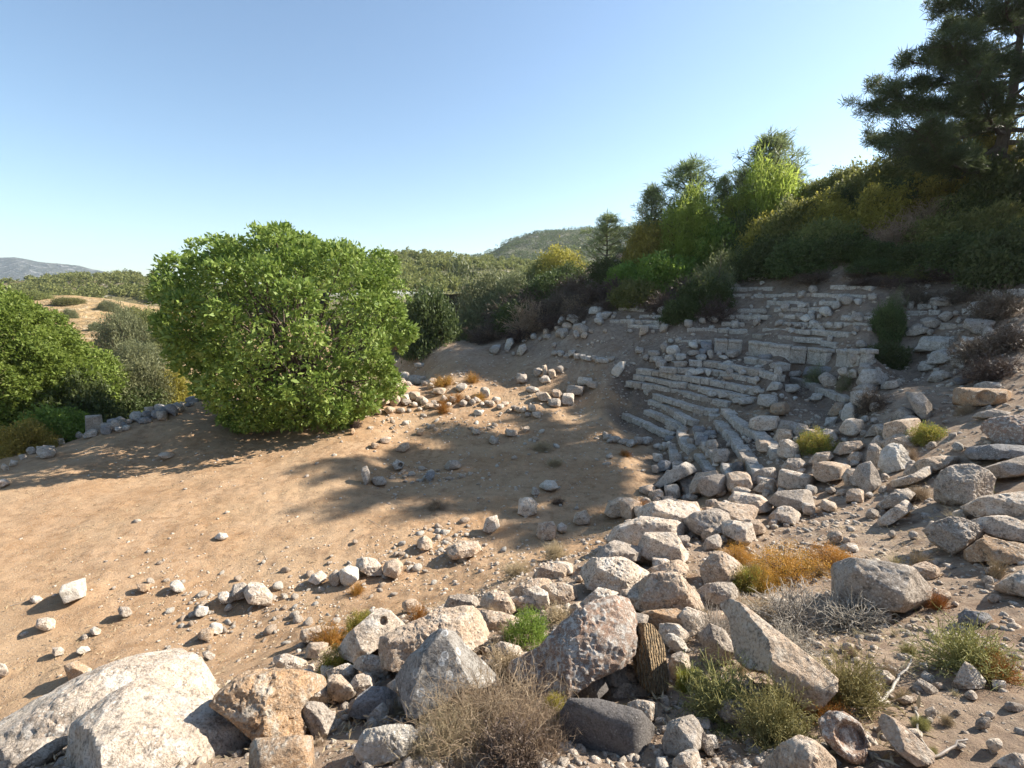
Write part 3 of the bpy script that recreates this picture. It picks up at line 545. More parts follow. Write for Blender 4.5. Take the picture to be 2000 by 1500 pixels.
 ('boulder', [(1706,990),(1740,965),(1772,953),(1788,965),(1775,979),(1745,990),(1722,996)], (1755,970), TOPF, 'grey', 'upper of two slanting grey stones left of the shaded hollow', {}),
 ('boulder', [(1708,1020),(1740,995),(1770,974),(1787,985),(1770,1003),(1740,1024),(1720,1028)], (1750,998), TOPF, 'pale', 'lower of two slanting grey stones, with orange moss at its foot', {}),
 ('fallen_block', [(1768,768),(1800,766),(1820,790),(1821,814),(1800,818),(1788,806)], (1800,789), [(0,60),(5,5),(-70,15,1.3),(75,15,1.4)], 'grey', 'pale squared block tipped on end above the yellow-green bush', dict(amp=.03, p=26, tf=.8)),
 ('fallen_block', [(1860,785),(1862,760),(1870,757),(1960,760),(1976,765),(1978,784),(1950,790),(1890,793)], (1915,763), [(0,80),(-8,5),(80,5,2),(-80,5,2)], 'orange', 'long orange-brown block with a hollow in its front', dict(holes=((1925,775,12,.2),), amp=.04, p=26, tf=.9)),
 ('fallen_block', [(1725,852),(1728,828),(1750,822),(1792,815),(1803,830),(1797,852),(1760,863),(1735,863)], (1762,826), [(0,78),(-20,8),(70,15,1.5)], 'tan', 'long tan slab to the left of the yellow-green bush on the slope', dict(tf=.8, amp=.04)),
 ('boulder', [(1712,870),(1740,850),(1760,846),(1790,857),(1794,870),(1770,880),(1735,882)], (1755,860), TOPF, 'tan', 'low tan boulder below the long tan slab', {}),
 ('boulder', [(1715,908),(1722,880),(1740,866),(1760,869),(1775,885),(1779,908),(1765,921),(1730,923)], (1748,888), [(-10,52),(-20,15),(55,35,1.2)], 'white', 'rounded whitish boulder at the middle of the right slope', {}),
 ('boulder', [(1690,903),(1697,868),(1710,866),(1724,880),(1720,902),(1705,914)], (1708,882), TOPF, 'grey', 'grey squared stone touching the rounded whitish boulder', {}),
 ('boulder', [(1785,905),(1800,897),(1840,890),(1872,893),(1862,912),(1820,920),(1795,921)], (1825,898), TOPF, 'tan', 'flat tan slab above the lime green bush', dict(tf=.8)),
 ('boulder', [(1910,832),(1935,818),(1960,814),(2030,811),(2030,866),(1960,869),(1935,854)], (1960,826), [(0,70),(-8,5),(-70,10,1.3)], 'lichen', 'massive pitted boulder at the right edge above a dark hollow', dict(sub=6, amp=.13, freq=3., tf=.7)),
 ('boulder', [(1882,882),(1895,873),(1950,868),(2030,872),(2030,889),(1950,897),(1900,897)], (1940,876), TOPF, 'blue', 'long shaded blue-grey slab below the massive pitted boulder', dict(tf=.9)),
 ('boulder', [(1912,917),(1950,905),(2030,882),(2030,924),(1960,932),(1930,934)], (1960,908), TOPF, 'grey', 'half shaded slab slanting up to the right edge', dict(tf=.8)),
 ('boulder', [(1688,852),(1705,830),(1728,826),(1730,840),(1715,850)], (1710,836), TOPF, 'grey', 'flat stone at the left end of the long tan slab', {}),
 ('boulder', [(1731,942),(1760,933),(1785,925),(1800,915),(1818,910),(1821,925),(1800,937),(1770,948),(1745,951)], (1775,932), TOPF, 'pale', 'log-shaped pale stone pointing up to the rounded boulder', dict(tf=.7)),
 ('boulder', [(1664,932),(1675,910),(1700,900),(1713,920),(1724,940),(1707,964),(1690,966)], (1695,925), [(-25,50),(-40,10),(55,35)], 'grey', 'faceted pale grey boulder at the foot of the right slope', dict(amp=.08)),
 ('boulder', [(1643,932),(1655,915),(1670,916),(1670,942),(1655,951)], (1658,926), TOPF, 'tan', 'small tan stone pressed against the faceted pale grey boulder', {}),
 # pile at the near end of the seats
 ('fallen_block', [(1362,947),(1368,933),(1400,926),(1415,928),(1431,945),(1430,955),(1385,970),(1370,963)], (1398,938), [(0,66),(-20,8),(70,15,1.5)], 'grey', 'big grey block in its own shade at the near end of the seats', dict(amp=.035, p=24, tf=.7)),
 ('fallen_block', [(1280,947),(1300,925),(1338,902),(1355,908),(1362,920),(1345,928),(1310,944),(1290,953)], (1325,925), [(-10,55),(-10,5),(75,15,1.6)], 'seat', 'long dark slab lying slantwise across the seat ends', dict(amp=.035, p=24, tf=.8)),
 ('fallen_block', [(1514,937),(1518,920),(1530,916),(1590,930),(1603,940),(1591,952),(1540,955),(1520,948)], (1555,930), [(0,72),(-8,5),(70,15,1.5)], 'pale', 'long pale block with a sunlit top right of the seat ends', dict(amp=.04, p=24, tf=.8)),
 ('fallen_block', [(1470,924),(1490,915),(1515,912),(1519,930),(1506,941),(1482,938)], (1495,922), TOPF, 'grey', 'pale block at the foot of the fourth near row', dict(p=22)),
 ('boulder', [(1502,977),(1520,960),(1575,956),(1591,960),(1598,987),(1580,1002),(1545,998),(1515,988)], (1555,977), [(0,66),(-5,8),(70,20,1.5)], 'grey', 'dark speckled boulder at the corner of the sunlit slope', dict(sub=6, amp=.06, tf=.7)),
 ('boulder', [(1470,957),(1490,938),(1510,936),(1521,960),(1500,967)], (1495,946), TOPF, 'tan', 'tan boulder above the dark speckled boulder', {}),
 ('boulder', [(1426,959),(1440,950),(1465,955),(1472,967),(1445,971)], (1448,958), TOPF, 'pale', 'low pale stone right of the big grey block', {}),
 ('fallen_block', [(1463,834),(1466,818),(1480,812),(1520,813),(1527,825),(1517,840),(1480,841)], (1495,819), [(0,78),(0,5),(80,10,1.6)], 'pale', 'squared pale block standing on the fifth near row', dict(p=26, tf=.9, amp=.03)),
 ('boulder', [(1510,838),(1525,820),(1555,825),(1567,832),(1545,845),(1515,845)], (1538,829), TOPF, 'grey', 'rough stone at the right of the squared pale block', {}),
 ('boulder', [(1509,857),(1520,838),(1545,840),(1554,853),(1535,865),(1515,863)], (1532,848), TOPF, 'tan', 'brownish boulder in the middle of the seat collapse', {}),
 ('boulder', [(1548,842),(1560,828),(1575,828),(1582,842),(1570,858),(1555,855)], (1565,838), TOPF, 'grey', 'upright grey stone left of the bright yellow bush', {}),
 ('boulder', [(1517,887),(1522,862),(1540,858),(1558,868),(1567,882),(1550,895),(1528,893)], (1540,872), [(0,55),(-20,15),(60,30)], 'pale', 'large pale rounded boulder below the bright yellow bush', {}),
 ('boulder', [(1523,914),(1540,897),(1565,895),(1577,905),(1560,921),(1535,923)], (1548,905), TOPF, 'grey', 'jagged stone between the rounded boulder and the long pale block', dict(amp=.15)),
 ('fallen_block', [(1587,922),(1590,906),(1610,902),(1650,903),(1662,912),(1650,933),(1610,941),(1595,935)], (1622,910), [(0,75),(-5,6),(75,15,1.5)], 'tan', 'wide tan block with a sunlit top left of the faceted boulder', dict(tf=.8, amp=.04)),
 ('boulder', [(1578,902),(1595,884),(1620,880),(1632,888),(1615,903),(1595,908)], (1605,890), TOPF, 'tan', 'dark sided stone just above the wide tan block', {}),
 ('fallen_block', [(1628,882),(1640,865),(1680,861),(1692,870),(1670,883),(1640,888)], (1660,869), TOPF, 'tan', 'slanting tan slab right of the bright yellow bush', {}),
 ('boulder', [(1655,897),(1662,884),(1678,882),(1687,893),(1672,905)], (1670,890), TOPF, 'tan', 'small round stone below the slanting tan slab', {}),
 ('fallen_block', [(1639,840),(1652,816),(1685,821),(1688,838),(1670,852),(1650,848)], (1665,826), [(0,70),(-10,5),(70,15,1.4)], 'pale', 'pale squarish block above the slanting tan slab', dict(p=24, tf=.8)),
 ('boulder', [(1598,853),(1610,836),(1630,843),(1638,858),(1615,868)], (1618,846), TOPF, 'pale', 'pale wedge against the back of the bright yellow bush', {}),
 ('fallen_block', [(1672,747),(1685,722),(1718,722),(1736,738),(1726,750),(1680,753)], (1700,733), [(0,65),(-5,5),(65,25,1.2)], 'seat', 'big reddish squared block right of the broken arc', dict(p=26, tf=.9, amp=.03)),
 ('fallen_block', [(1664,760),(1690,745),(1715,747),(1719,758),(1700,770),(1672,769)], (1692,754), [(0,68),(-10,5),(70,15,1.4)], 'grey', 'flat topped block below the big reddish squared block', dict(p=26, tf=.9, amp=.03)),
 ('fallen_block', [(1597,737),(1612,725),(1640,742),(1641,754),(1610,755)], (1618,739), TOPF, 'grey', 'smooth tilted slab behind the small yellow plant', dict(p=24)),
 ('fallen_block', [(1661,765),(1690,763),(1725,775),(1723,793),(1690,798),(1662,788)], (1692,772), TOPF, 'seat', 'dark block half buried under the flat topped block', dict(p=24)),
 ('boulder', [(1617,807),(1630,787),(1649,785),(1641,806),(1628,815)], (1633,795), TOPF, 'orange', 'reddish stone leaning on the end of the broken arc', {}),
 ('boulder', [(1642,815),(1648,790),(1671,785),(1675,814),(1650,822)], (1658,798), TOPF, 'white', 'white patched block closing the broken arc', dict(p=24)),
 ('fallen_block', [(1504,804),(1508,788),(1535,785),(1544,795),(1541,809),(1515,811)], (1524,791), [(0,75),(0,5),(75,10,1.5)], 'orange', 'reddish block alone on the bare patch beyond the fifth near row', dict(p=24, tf=.9)),
 # on the floor
 ('fallen_block', [(116,1157),(122,1143),(168,1127),(172,1162),(126,1179)], (140,1149), [(-8,72),(-18,8),(70,8,1.6)], 'white', 'white squared block lying alone on the sunlit brown floor', dict(p=28, tf=.8, amp=.02, sub=5)),
 ('fallen_block', [(1211,978),(1230,972),(1254,982),(1256,1002),(1231,1017),(1213,1007)], (1232,989), [(0,70),(-35,5),(60,8)], 'tan', 'squared tan block with rusty grass at its foot', dict(p=26, tf=.8, amp=.03)),
 ('boulder', [(1012,1002),(1014,975),(1035,969),(1048,980),(1048,1002),(1030,1009)], (1032,983), TOPF, 'pale', 'upright pale boulder at the edge of the floor shadow', {}),
 ('boulder', [(943,1036),(950,1012),(972,1006),(976,1028),(960,1042)], (960,1018), TOPF, 'pale', 'pinkish boulder left of the upright pale boulder', {}),
 ('boulder', [(1047,1044),(1052,1022),(1080,1018),(1090,1035),(1082,1052),(1058,1056)], (1068,1030), TOPF, 'tan', 'rough tan boulder with a smaller stone at its right', {}),
 ('boulder', [(1118,1018),(1125,1002),(1145,996),(1154,1010),(1150,1022),(1130,1025)], (1136,1006), TOPF, 'tan', 'rough brown boulder between the tan boulder and the squared block', {}),
 ('fallen_block', [(766,906),(775,897),(790,904),(787,914),(772,918)], (778,904), [(0,60),(-10,20)], 'seat', 'flat stone with a square socket on the shaded floor', dict(holes=((782,908,4,.25),), sub=5, p=24)),
 ('stone', [(769,880),(785,866),(797,864),(801,873),(790,882)], (787,870), [(0,60),(-30,10),(60,20)], 'tan', 'tan wedge on the sunlit floor just above the tree shadow', {}),
 ('boulder', [(1194,730),(1197,718),(1214,704),(1223,706),(1219,720),(1208,735)], (1209,718), [(-20,45),(-40,10),(55,35)], 'white', 'pointed white boulder standing on the slope left of the seats', {}),
 ('boulder', [(985,682),(990,663),(1001,659),(1004,668),(994,683)], (996,669), TOPF, 'white', 'upper white stone of the pair below the dry scrub', {}),
 ('boulder', [(1009,691),(1014,676),(1026,671),(1029,682),(1018,694)], (1020,680), TOPF, 'pale', 'lower white stone of the pair below the dry scrub', {}),
 ('fallen_block', [(167,845),(166,812),(198,810),(204,843),(190,848)], (183,815), [(0,75),(0,3),(75,5,1.5)], 'grey', 'upright grey slab at the far left edge of the floor', dict(p=28, tf=.4, amp=.02)),
 ('stone', [(650,430),(650,430),(651,431)], None, None, None, None, None),
]
for i, h in enumerate(H):
    nm, ol, rg, fc, mt, lb, kw = h
    if kw is None: continue
    kw = dict(kw); kw.setdefault('seed', i + 11)
    hero(nm, ol, rg, fc, mt, lb, {'boulder': 'boulder', 'fallen_block': 'stone block', 'stone': 'stone'}[nm], **kw)

# ------------------------------------------------------------------ boxed rocks: (kind, box, material, label)
G = [
 ('boulder', (450,1137,490,1172), 'grey', 'left one of two stones leaning together on the sunlit floor'), ('boulder', (480,1140,526,1182), 'pale', 'right one of two stones leaning together, pale pink'),
 ('stone', (426,1155,460,1180), 'pale', 'small stone left of the two stones leaning together'), ('stone', (640,1112,668,1146), 'grey', 'grey stone left of the white angular stone on the floor'),
 ('boulder', (660,1106,700,1146), 'white', 'white angular stone by the rusty tuft on the floor'), ('stone', (600,1115,640,1142), 'pale', 'crumbly pinkish stone at the left of the grey stone'),
 ('boulder', (748,1092,788,1130), 'tan', 'tan lump in the white rubble streak'), ('boulder', (700,1092,742,1122), 'pale', 'pale lump left of the tan lump in the rubble streak'), ('boulder', (877,1060,934,1090), 'tan', 'long tan stone with pebbles at its left'),
 ('boulder', (815,1045,846,1075), 'tan', 'tan lump at the top of the white rubble streak'), ('stone', (1087,1020,1108,1041), 'pale', 'smaller stone at the right of the rough tan boulder'),
 ('fallen_block', (266,1140,293,1157), 'orange', 'small orange block on the floor right of the white squared block'), ('stone', (228,1183,262,1206), 'grey', 'greyish squared stone on the floor below the small orange block'),
 ('stone', (70,1205,110,1232), 'pale', 'pale stone with dark twigs at its left side'), ('stone', (58,1163,84,1178), 'pale', 'stone trailing a stick left of the white squared block'), ('stone', (175,1223,198,1240), 'pale', 'pinkish stone in the middle of the near floor'),
 ('stone', (102,1264,126,1282), 'pale', 'pale stone above the huge pale slab'), ('stone', (148,1262,178,1278), 'white', 'flat white stone above the huge pale slab'), ('boulder', (130,1294,174,1332), 'orange', 'peach coloured stone behind the huge pale slab'),
 ('stone', (-12,1295,18,1322), 'pale', 'pale stone cut by the left edge'), ('stone', (395,1270,420,1290), 'grey', 'small squared stone right of the huge pale slab'), ('stone', (385,1225,418,1252), 'orange', 'orange stone among white rubble on the floor'),
 ('stone', (408,1215,436,1240), 'white', 'white stone at the end of the rubble band'), ('stone', (380,1183,408,1204), 'white', 'white broken stone in the rubble band'), ('stone', (330,1133,362,1156), 'white', 'flat white stone in the upper rubble band'),
 ('stone', (420,1040,446,1055), 'white', 'white pointed stone out on the bare floor'), ('stone', (586,1225,650,1255), 'tan', 'half buried pale slab left of the heath patch'),
 ('boulder', (705,910,722,948), 'grey', 'left stone of the group by the pit'), ('boulder', (722,930,756,948), 'grey', 'broad stone of the group by the pit'), ('boulder', (868,898,902,918), 'grey', 'dark cleft stone in the shaded floor'), ('stone', (1054,938,1090,958), 'white', 'white stone with a dark hollow in the shade'),
 ('stone', (1038,950,1054,970), 'grey', 'small stone left of the white hollow stone'), ('stone', (830,920,850,940), 'blue', 'blue-grey stone in the heap at the pit'), ('stone', (955,853,974,868), 'grey', 'grey block at the edge of the tree shadow'),
 ('stone', (920,837,938,849), 'pale', 'pale stone on the sunlit patch before the low wall'), ('stone', (985,838,1012,852), 'tan', 'mound-shaped stone on the sunlit patch'), ('stone', (1020,832,1034,846), 'tan', 'tan stone right of the mound-shaped stone'),
 ('fallen_block', (925,800,947,812), 'white', 'small white oblong block before the low wall'), ('stone', (812,836,830,850), 'orange', 'orange stone in front of the big tree'), ('stone', (740,852,764,866), 'tan', 'tan stone with grey top in the floor rubble'), ('stone', (724,864,742,876), 'orange', 'orange stone below the tan stone in the floor rubble'),
 ('stone', (684,836,694,850), 'orange', 'orange stone at the right edge of the tree shade'), ('stone', (305,883,342,896), 'pale', 'flat white stone at the tip of the tree shadow'), ('stone', (70,870,112,896), 'grey', 'long grey slab at the left end of the floor'),
 ('stone', (-10,935,20,952), 'pale', 'pale flat stone at the left edge'), ('stone', (160,838,192,856), 'grey', 'grey stone at the foot of the upright slab'),
 # behind the low wall
 ('fallen_block', (1045,765,1078,783), 'tan', 'long tan block in the group below the slope'), ('boulder', (1076,760,1098,776), 'tan', 'tan stone between the two long blocks'), ('fallen_block', (1106,752,1142,773), 'grey', 'grey flat block in the group below the slope'),
 ('fallen_block', (1068,778,1096,795), 'grey', 'grey block at the shadow edge below the group'), ('fallen_block', (1096,768,1121,790), 'pale', 'pale triangular block at the shadow edge'), ('fallen_block', (1128,736,1158,752), 'pale', 'flat pale block high in the group'), ('fallen_block', (1142,744,1172,760), 'tan', 'tan block at the right of the group'),
 ('boulder', (1052,733,1075,748), 'pale', 'rounded pale boulder under the upright stones'), ('fallen_block', (1058,712,1070,738), 'tan', 'left upright stone of the standing pair'), ('fallen_block', (1070,720,1086,738), 'tan', 'right upright stone of the standing pair'), ('fallen_block', (1040,718,1060,736), 'grey', 'leaning stone beside the standing pair'),
 ('fallen_block', (1008,728,1030,750), 'grey', 'grey slab tilted on the slope left of the standing pair'), ('stone', (1026,754,1054,766), 'pale', 'heap of pale stone left of the long tan block'), ('boulder', (1085,714,1102,728), 'grey', 'dark stone right of the standing pair'),
 ('boulder', (955,676,976,692), 'grey', 'grey boulder on the shadow edge below the dry scrub'), ('boulder', (808,708,830,718), 'grey', 'low stone on the sunlit terrace'), ('boulder', (890,748,914,764), 'pale', 'rounded stone beside the rusty bush'), ('fallen_block', (938,756,956,776), 'pale', 'pale squarish block on top of the low wall'),
 ('fallen_block', (845,757,872,770), 'tan', 'flat tan block left of the rusty bush'),
 # heap at the top left of the seats
 ('fallen_block', (1280,700,1304,718), 'grey', 'squared grey block above the left end of the seats'), ('fallen_block', (1268,696,1298,706), 'grey', 'flat block behind the squared grey block'), ('boulder', (1289,668,1305,690), 'grey', 'upright pointed stone at the top of the heap'), ('boulder', (1300,674,1330,694), 'white', 'large pale domed stone in the heap'),
 ('fallen_block', (1266,684,1290,696), 'grey', 'pale oblong stone left of the domed stone'), ('fallen_block', (1296,692,1320,705), 'seat', 'grey block under the domed stone'), ('fallen_block', (1320,690,1342,704), 'seat', 'rounded block right under the domed stone'), ('fallen_block', (1340,684,1368,694), 'grey', 'flat topped block in the heap right of the domed stone'),
 ('fallen_block', (1358,692,1382,704), 'seat', 'grey block at the right of the heap'), ('fallen_block', (1315,705,1344,718), 'grey', 'oblong block in front of the heap'), ('boulder', (1364,680,1382,694), 'blue', 'bluish stone on the heap'), ('boulder', (1380,682,1394,700), 'grey', 'upright stone at the right end of the heap'),
 ('boulder', (1345,668,1364,680), 'white', 'white leaning stone behind the heap'), ('fallen_block', (1366,666,1392,684), 'blue', 'dark tilted slab behind the heap'), ('stone', (1240,678,1258,690), 'grey', 'stone left of the heap'), ('stone', (1256,692,1268,704), 'grey', 'small grey stone at the left foot of the heap'),
 ('boulder', (1416,682,1444,698), 'grey', 'dark block by the end of the topmost far row'), ('fallen_block', (1480,691,1510,703), 'blue', 'blue-grey squared block before the passage wall'), ('stone', (1402,694,1424,702), 'white', 'white flat stone right of the heap'), ('stone', (1410,704,1432,712), 'white', 'second white flat stone lower beside the seat row'),
 ('fallen_block', (1341,721,1376,732), 'white', 'sunlit white block lying on the seventh far row'), ('stone', (1377,720,1389,735), 'white', 'small white upright stone beside the sunlit white block'), ('fallen_block', (1411,735,1434,742), 'orange', 'yellowish flat stone on the seventh far row'),
 ('fallen_block', (1503,706,1540,722), 'grey', 'smooth grey slab bridging the ends of the top rows'), ('fallen_block', (1512,716,1528,742), 'seat', 'narrow stone standing under the bridging slab'), ('stone', (1472,712,1492,720), 'seat', 'flat shard between the top far rows'), ('fallen_block', (1540,724,1565,736), 'seat', 'slender slab right of the bridging slab'),
 ('boulder', (1636,716,1660,734), 'pale', 'pale block at the foot of the wall stub'), ('boulder', (1655,720,1676,740), 'pale', 'pale tipped stone left of the big reddish block'), ('fallen_block', (1566,715,1636,733), 'blue', 'low dark slab below the passage wall'),
 ('stone', (1476,759,1498,768), 'seat', 'round flat stone at the end of the seventh far row'), ('boulder', (1440,776,1478,790), 'seat', 'broken block at the end of the sixth far row'), ('boulder', (1480,770,1520,795), 'seat', 'tilted slab over the bare patch'), ('boulder', (1380,762,1400,775), 'seat', 'broken block at the end of the fifth row'), ('boulder', (1400,764,1428,777), 'seat', 'rounded broken block in the sixth far row'),
 ('fallen_block', (1496,745,1530,762), 'seat', 'loose block at the end of the eighth far row'), ('fallen_block', (1528,750,1562,766), 'seat', 'dark loose block left of the broken arc'), ('fallen_block', (1580,768,1612,782), 'seat', 'loose slab under the broken arc'),
 # heap between the wedges
 ('fallen_block', (1352,831,1378,851), 'blue', 'bluish squared block fallen between the wedges'), ('fallen_block', (1374,840,1400,854), 'blue', 'pointed bluish slab fallen between the wedges'), ('fallen_block', (1356,850,1384,872), 'blue', 'bluish block in front of the pointed slab'), ('boulder', (1378,858,1406,884), 'grey', 'big faceted grey block between the wedges'),
 ('fallen_block', (1392,876,1426,906), 'grey', 'long grey slab following the faceted block'), ('stone', (1384,850,1400,858), 'grey', 'little flat stone beside the pointed bluish slab'), ('fallen_block', (1300,826,1330,842), 'grey', 'loose block below the second far row'), ('fallen_block', (1321,836,1343,850), 'grey', 'squared block at the stair foot'), ('fallen_block', (1296,851,1322,862), 'blue', 'blue-grey block at the foot of the lowest row'),
 ('fallen_block', (1275,884,1296,902), 'seat', 'tilted block at the inner edge of the near wedge'), ('fallen_block', (1308,884,1332,910), 'grey', 'squared block with a flat end at the near wedge'), ('fallen_block', (1284,898,1312,922), 'blue', 'grey slab tipped inward to the floor'), ('fallen_block', (1272,908,1290,924), 'grey', 'pale chunk at the lower edge of the tipped slab'),
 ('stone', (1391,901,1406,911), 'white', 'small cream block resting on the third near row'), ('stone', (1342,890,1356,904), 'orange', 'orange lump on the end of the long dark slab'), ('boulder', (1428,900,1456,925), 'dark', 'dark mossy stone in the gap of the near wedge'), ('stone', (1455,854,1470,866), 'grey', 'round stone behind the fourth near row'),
 ('boulder', (1338,926,1362,945), 'tan', 'tan stone right of the long dark slab'), ('boulder', (1338,944,1365,962), 'tan', 'lower tan stone left of the big grey block'), ('boulder', (1248,946,1280,966), 'tan', 'tan stone at the floor side of the rubble head'), ('boulder', (1266,955,1297,978), 'tan', 'brown faced stone beside the squared tan stone'), ('fallen_block', (1296,945,1330,976), 'pale', 'squared tan stone with a shaded brown front'),
 ('boulder', (1338,963,1365,980), 'pale', 'pale stone below the two tan stones'), ('boulder', (1294,974,1330,992), 'pale', 'flat pale stone under the squared tan stone'), ('boulder', (1400,986,1440,1010), 'pale', 'wide pale rough boulder above the heath'), ('boulder', (1430,965,1500,1002), 'pale', 'pale lumpy rock left of the dark speckled boulder'), ('boulder', (1398,985,1475,1032), 'tan', 'tan boulder with a cut front above the heath'),
 ('stone', (1488,958,1502,973), 'tan', 'small squared stone on the lumpy rock'), ('boulder', (1508,988,1560,1022), 'pale', 'smooth pale slab below the dark speckled boulder'), ('boulder', (1345,998,1420,1048), 'grey', 'long lichen-topped boulder left of the cut-front boulder'), ('boulder', (1415,1020,1470,1062), 'pale', 'pale ridge-like boulder behind the heath'), ('boulder', (1372,1042,1412,1078), 'grey', 'rough grey rock above the tan boulder'),
 ('boulder', (1252,1040,1340,1100), 'pale', 'large pale boulder with a shaded brown left face'), ('boulder', (1196,1020,1330,1068), 'pale', 'flat pale slab sloping down from the squared tan block'), ('boulder', (1260,985,1376,1040), 'pale', 'long flat slab running up towards the seat ends'), ('stone', (1234,1052,1258,1076), 'orange', 'small orange stone at the left of the large pale boulder'), ('boulder', (1165,1062,1252,1106), 'grey', 'rough grey-topped rock above the pitted boulder'),
 ('boulder', (1266,1098,1340,1130), 'tan', 'low crumbly rock between the large pale boulder and the wide boulder'), ('stone', (1328,1076,1346,1094), 'white', 'small white stone beside the dark burnt log'), ('stone', (1218,1014,1240,1036), 'grey', 'small rough stone at the end of the flat pale slab'), ('boulder', (1255,1196,1345,1230), 'orange', 'ochre crumbly rock under the wide boulder'), ('boulder', (1320,1190,1378,1235), 'pale', 'rounded pale rock right of the ochre rock'),
 ('boulder', (1290,1222,1345,1262), 'pale', 'crumbly pale stone above the egg-like stone'), ('boulder', (1370,1225,1432,1300), 'grey', 'grey rock behind dry stems left of the tan wedge'), ('boulder', (1300,1400,1365,1480), 'grey', 'grey rock right of the pale brown boulder'), ('boulder', (940,1195,1000,1230), 'tan', 'tan stone behind the bright green bush'), ('boulder', (1000,1165,1050,1192), 'pale', 'pale pinkish rock behind the bright green bush'),
 ('boulder', (960,1258,1020,1300), 'pale', 'pale rock below the bright green bush'), ('boulder', (640,1322,690,1370), 'tan', 'tan rock left of the blue-grey dome-shaped stone'), ('boulder', (590,1340,645,1378), 'pale', 'white-pink stone above the fist-like stone'), ('boulder', (700,1285,775,1320), 'pale', 'cluster-like pale stone under the tilted pierced slab'), ('boulder', (640,1300,700,1330), 'pale', 'pale stone between the orange boulder and the pierced slab'),
 ('stone', (1290,1180,1312,1198), 'pale', 'pale lump at the left foot of the wide boulder'), ('boulder', (1780,1100,1830,1130), 'tan', 'tan stone at the right end of the big oblong grey boulder'), ('stone', (1640,1060,1680,1078), 'pale', 'flat stone in the gravel above the heath'), ('boulder', (1820,1150,1860,1178), 'tan', 'brownish stone right of the big oblong grey boulder'),
 ('stone', (1945,1475,2010,1500), 'pale', 'pale flat stone in the bottom right corner'), ('stone', (1805,1380,1830,1405), 'pale', 'thin pale shard on the red soil'), ('stone', (1905,1400,1935,1425), 'grey', 'dull stone half buried in the red soil'), ('stone', (1750,1358,1790,1376), 'tan', 'half buried stone on the red soil under the stick'), ('stone', (1960,1370,2000,1392), 'grey', 'dull stone at the right edge on the red soil'),
 # upper right slope
 ('boulder', (1812,579,1862,597), 'grey', 'lozenge-shaped pale boulder high on the right slope'), ('boulder', (1832,608,1862,627), 'grey', 'squarish pale boulder under the lozenge-shaped one'), ('boulder', (1797,620,1841,639), 'grey', 'rounded boulder left of the squarish pale one'), ('boulder', (1762,636,1823,654), 'grey', 'flat boulder at the right of the dark shrub'),
 ('boulder', (1883,622,1946,651), 'grey', 'long slanting boulder on the upper right slope'), ('boulder', (1917,637,1945,657), 'grey', 'small boulder against the long slanting one'), ('fallen_block', (1781,657,1876,684), 'seat', 'very long pale seat slab right of the dark shrub'), ('fallen_block', (1873,656,1924,684), 'seat', 'large broken block at the end of the very long slab'),
 ('fallen_block', (1811,681,1876,708), 'seat', 'big blocky stone under the very long slab'), ('fallen_block', (1854,687,1894,715), 'seat', 'stone with a white top under the broken block'), ('fallen_block', (1790,705,1836,723), 'seat', 'dark block at the foot of the big blocky stone'), ('boulder', (1892,587,1940,601), 'grey', 'slab in the shade under the big pine'), ('boulder', (1850,560,1897,572), 'grey', 'row of pale slabs under the slope scrub'),
 ('boulder', (1966,564,2020,579), 'grey', 'grey slab at the right edge under the scrub'), ('boulder', (1960,641,2020,668), 'grey', 'broad boulder at the right edge of the upper slope'), ('boulder', (1750,569,1788,577), 'grey', 'thin pale slab high on the scree'), ('boulder', (1702,610,1722,622), 'grey', 'pale wedge left of the dark shrub'), ('boulder', (1600,598,1624,616), 'white', 'white split chunk lying on the scree'),
 ('boulder', (1562,613,1586,628), 'white', 'flat white stone near the white split chunk'), ('boulder', (1640,578,1668,594), 'grey', 'pale leaning stone on the scree'), ('boulder', (1810,725,1850,745), 'seat', 'brown block low on the right slope'), ('boulder', (1860,735,1900,750), 'dark', 'dark stone above the long orange-brown block'), ('boulder', (1900,745,1960,760), 'seat', 'flat stone behind the long orange-brown block'), ('boulder', (1900,800,1985,816), 'grey', 'pale slab tip above the massive pitted boulder'),
 ('boulder', (1740,795,1790,822), 'grey', 'shaded rock left of the tipped block'), ('boulder', (1720,742,1760,760), 'grey', 'flat grey stone right of the flat topped block'),
 # left wing of the seating
 ('boulder', (1083,640,1112,656), 'grey', 'large grey stone at the end of the left wing'), ('boulder', (1118,632,1150,652), 'grey', 'pale hollow block below the left wing'), ('boulder', (1060,652,1078,662), 'grey', 'grey stone among the dry scrub'), ('boulder', (1150,598,1180,612), 'seat', 'squared block above the left wing'), ('boulder', (1170,608,1196,622), 'seat', 'block left of the left wing rows'), ('boulder', (1160,618,1180,634), 'seat', 'pale block beside the lowest left wing row'),
 ('boulder', (1105,612,1140,632), 'seat', 'dark block in the scrub left of the left wing'), ('boulder', (1090,618,1108,634), 'seat', 'small block in the scrub above the large grey stone'), ('boulder', (1036,650,1050,662), 'seat', 'block showing between the dry scrub and the left wing'),
]
CATS = {'boulder': 'boulder', 'fallen_block': 'stone block', 'stone': 'stone'}
for i, (nm, bx, mt, lb) in enumerate(G):
    if bx[3] > 940 and bx[2] - bx[0] > 40: e_ = (bx[2] - bx[0]) * .12; bx = (bx[0] - e_, bx[1] - e_ * .6, bx[2] + e_, bx[3] + e_ * .4)   # the slide is packed stone to stone
    auto(nm, bx, mt, lb, CATS[nm], 300 + i, nm == 'fallen_block')

# socket block: the dark square hole is a real recess
def recess(u, v, w, h, label): pass

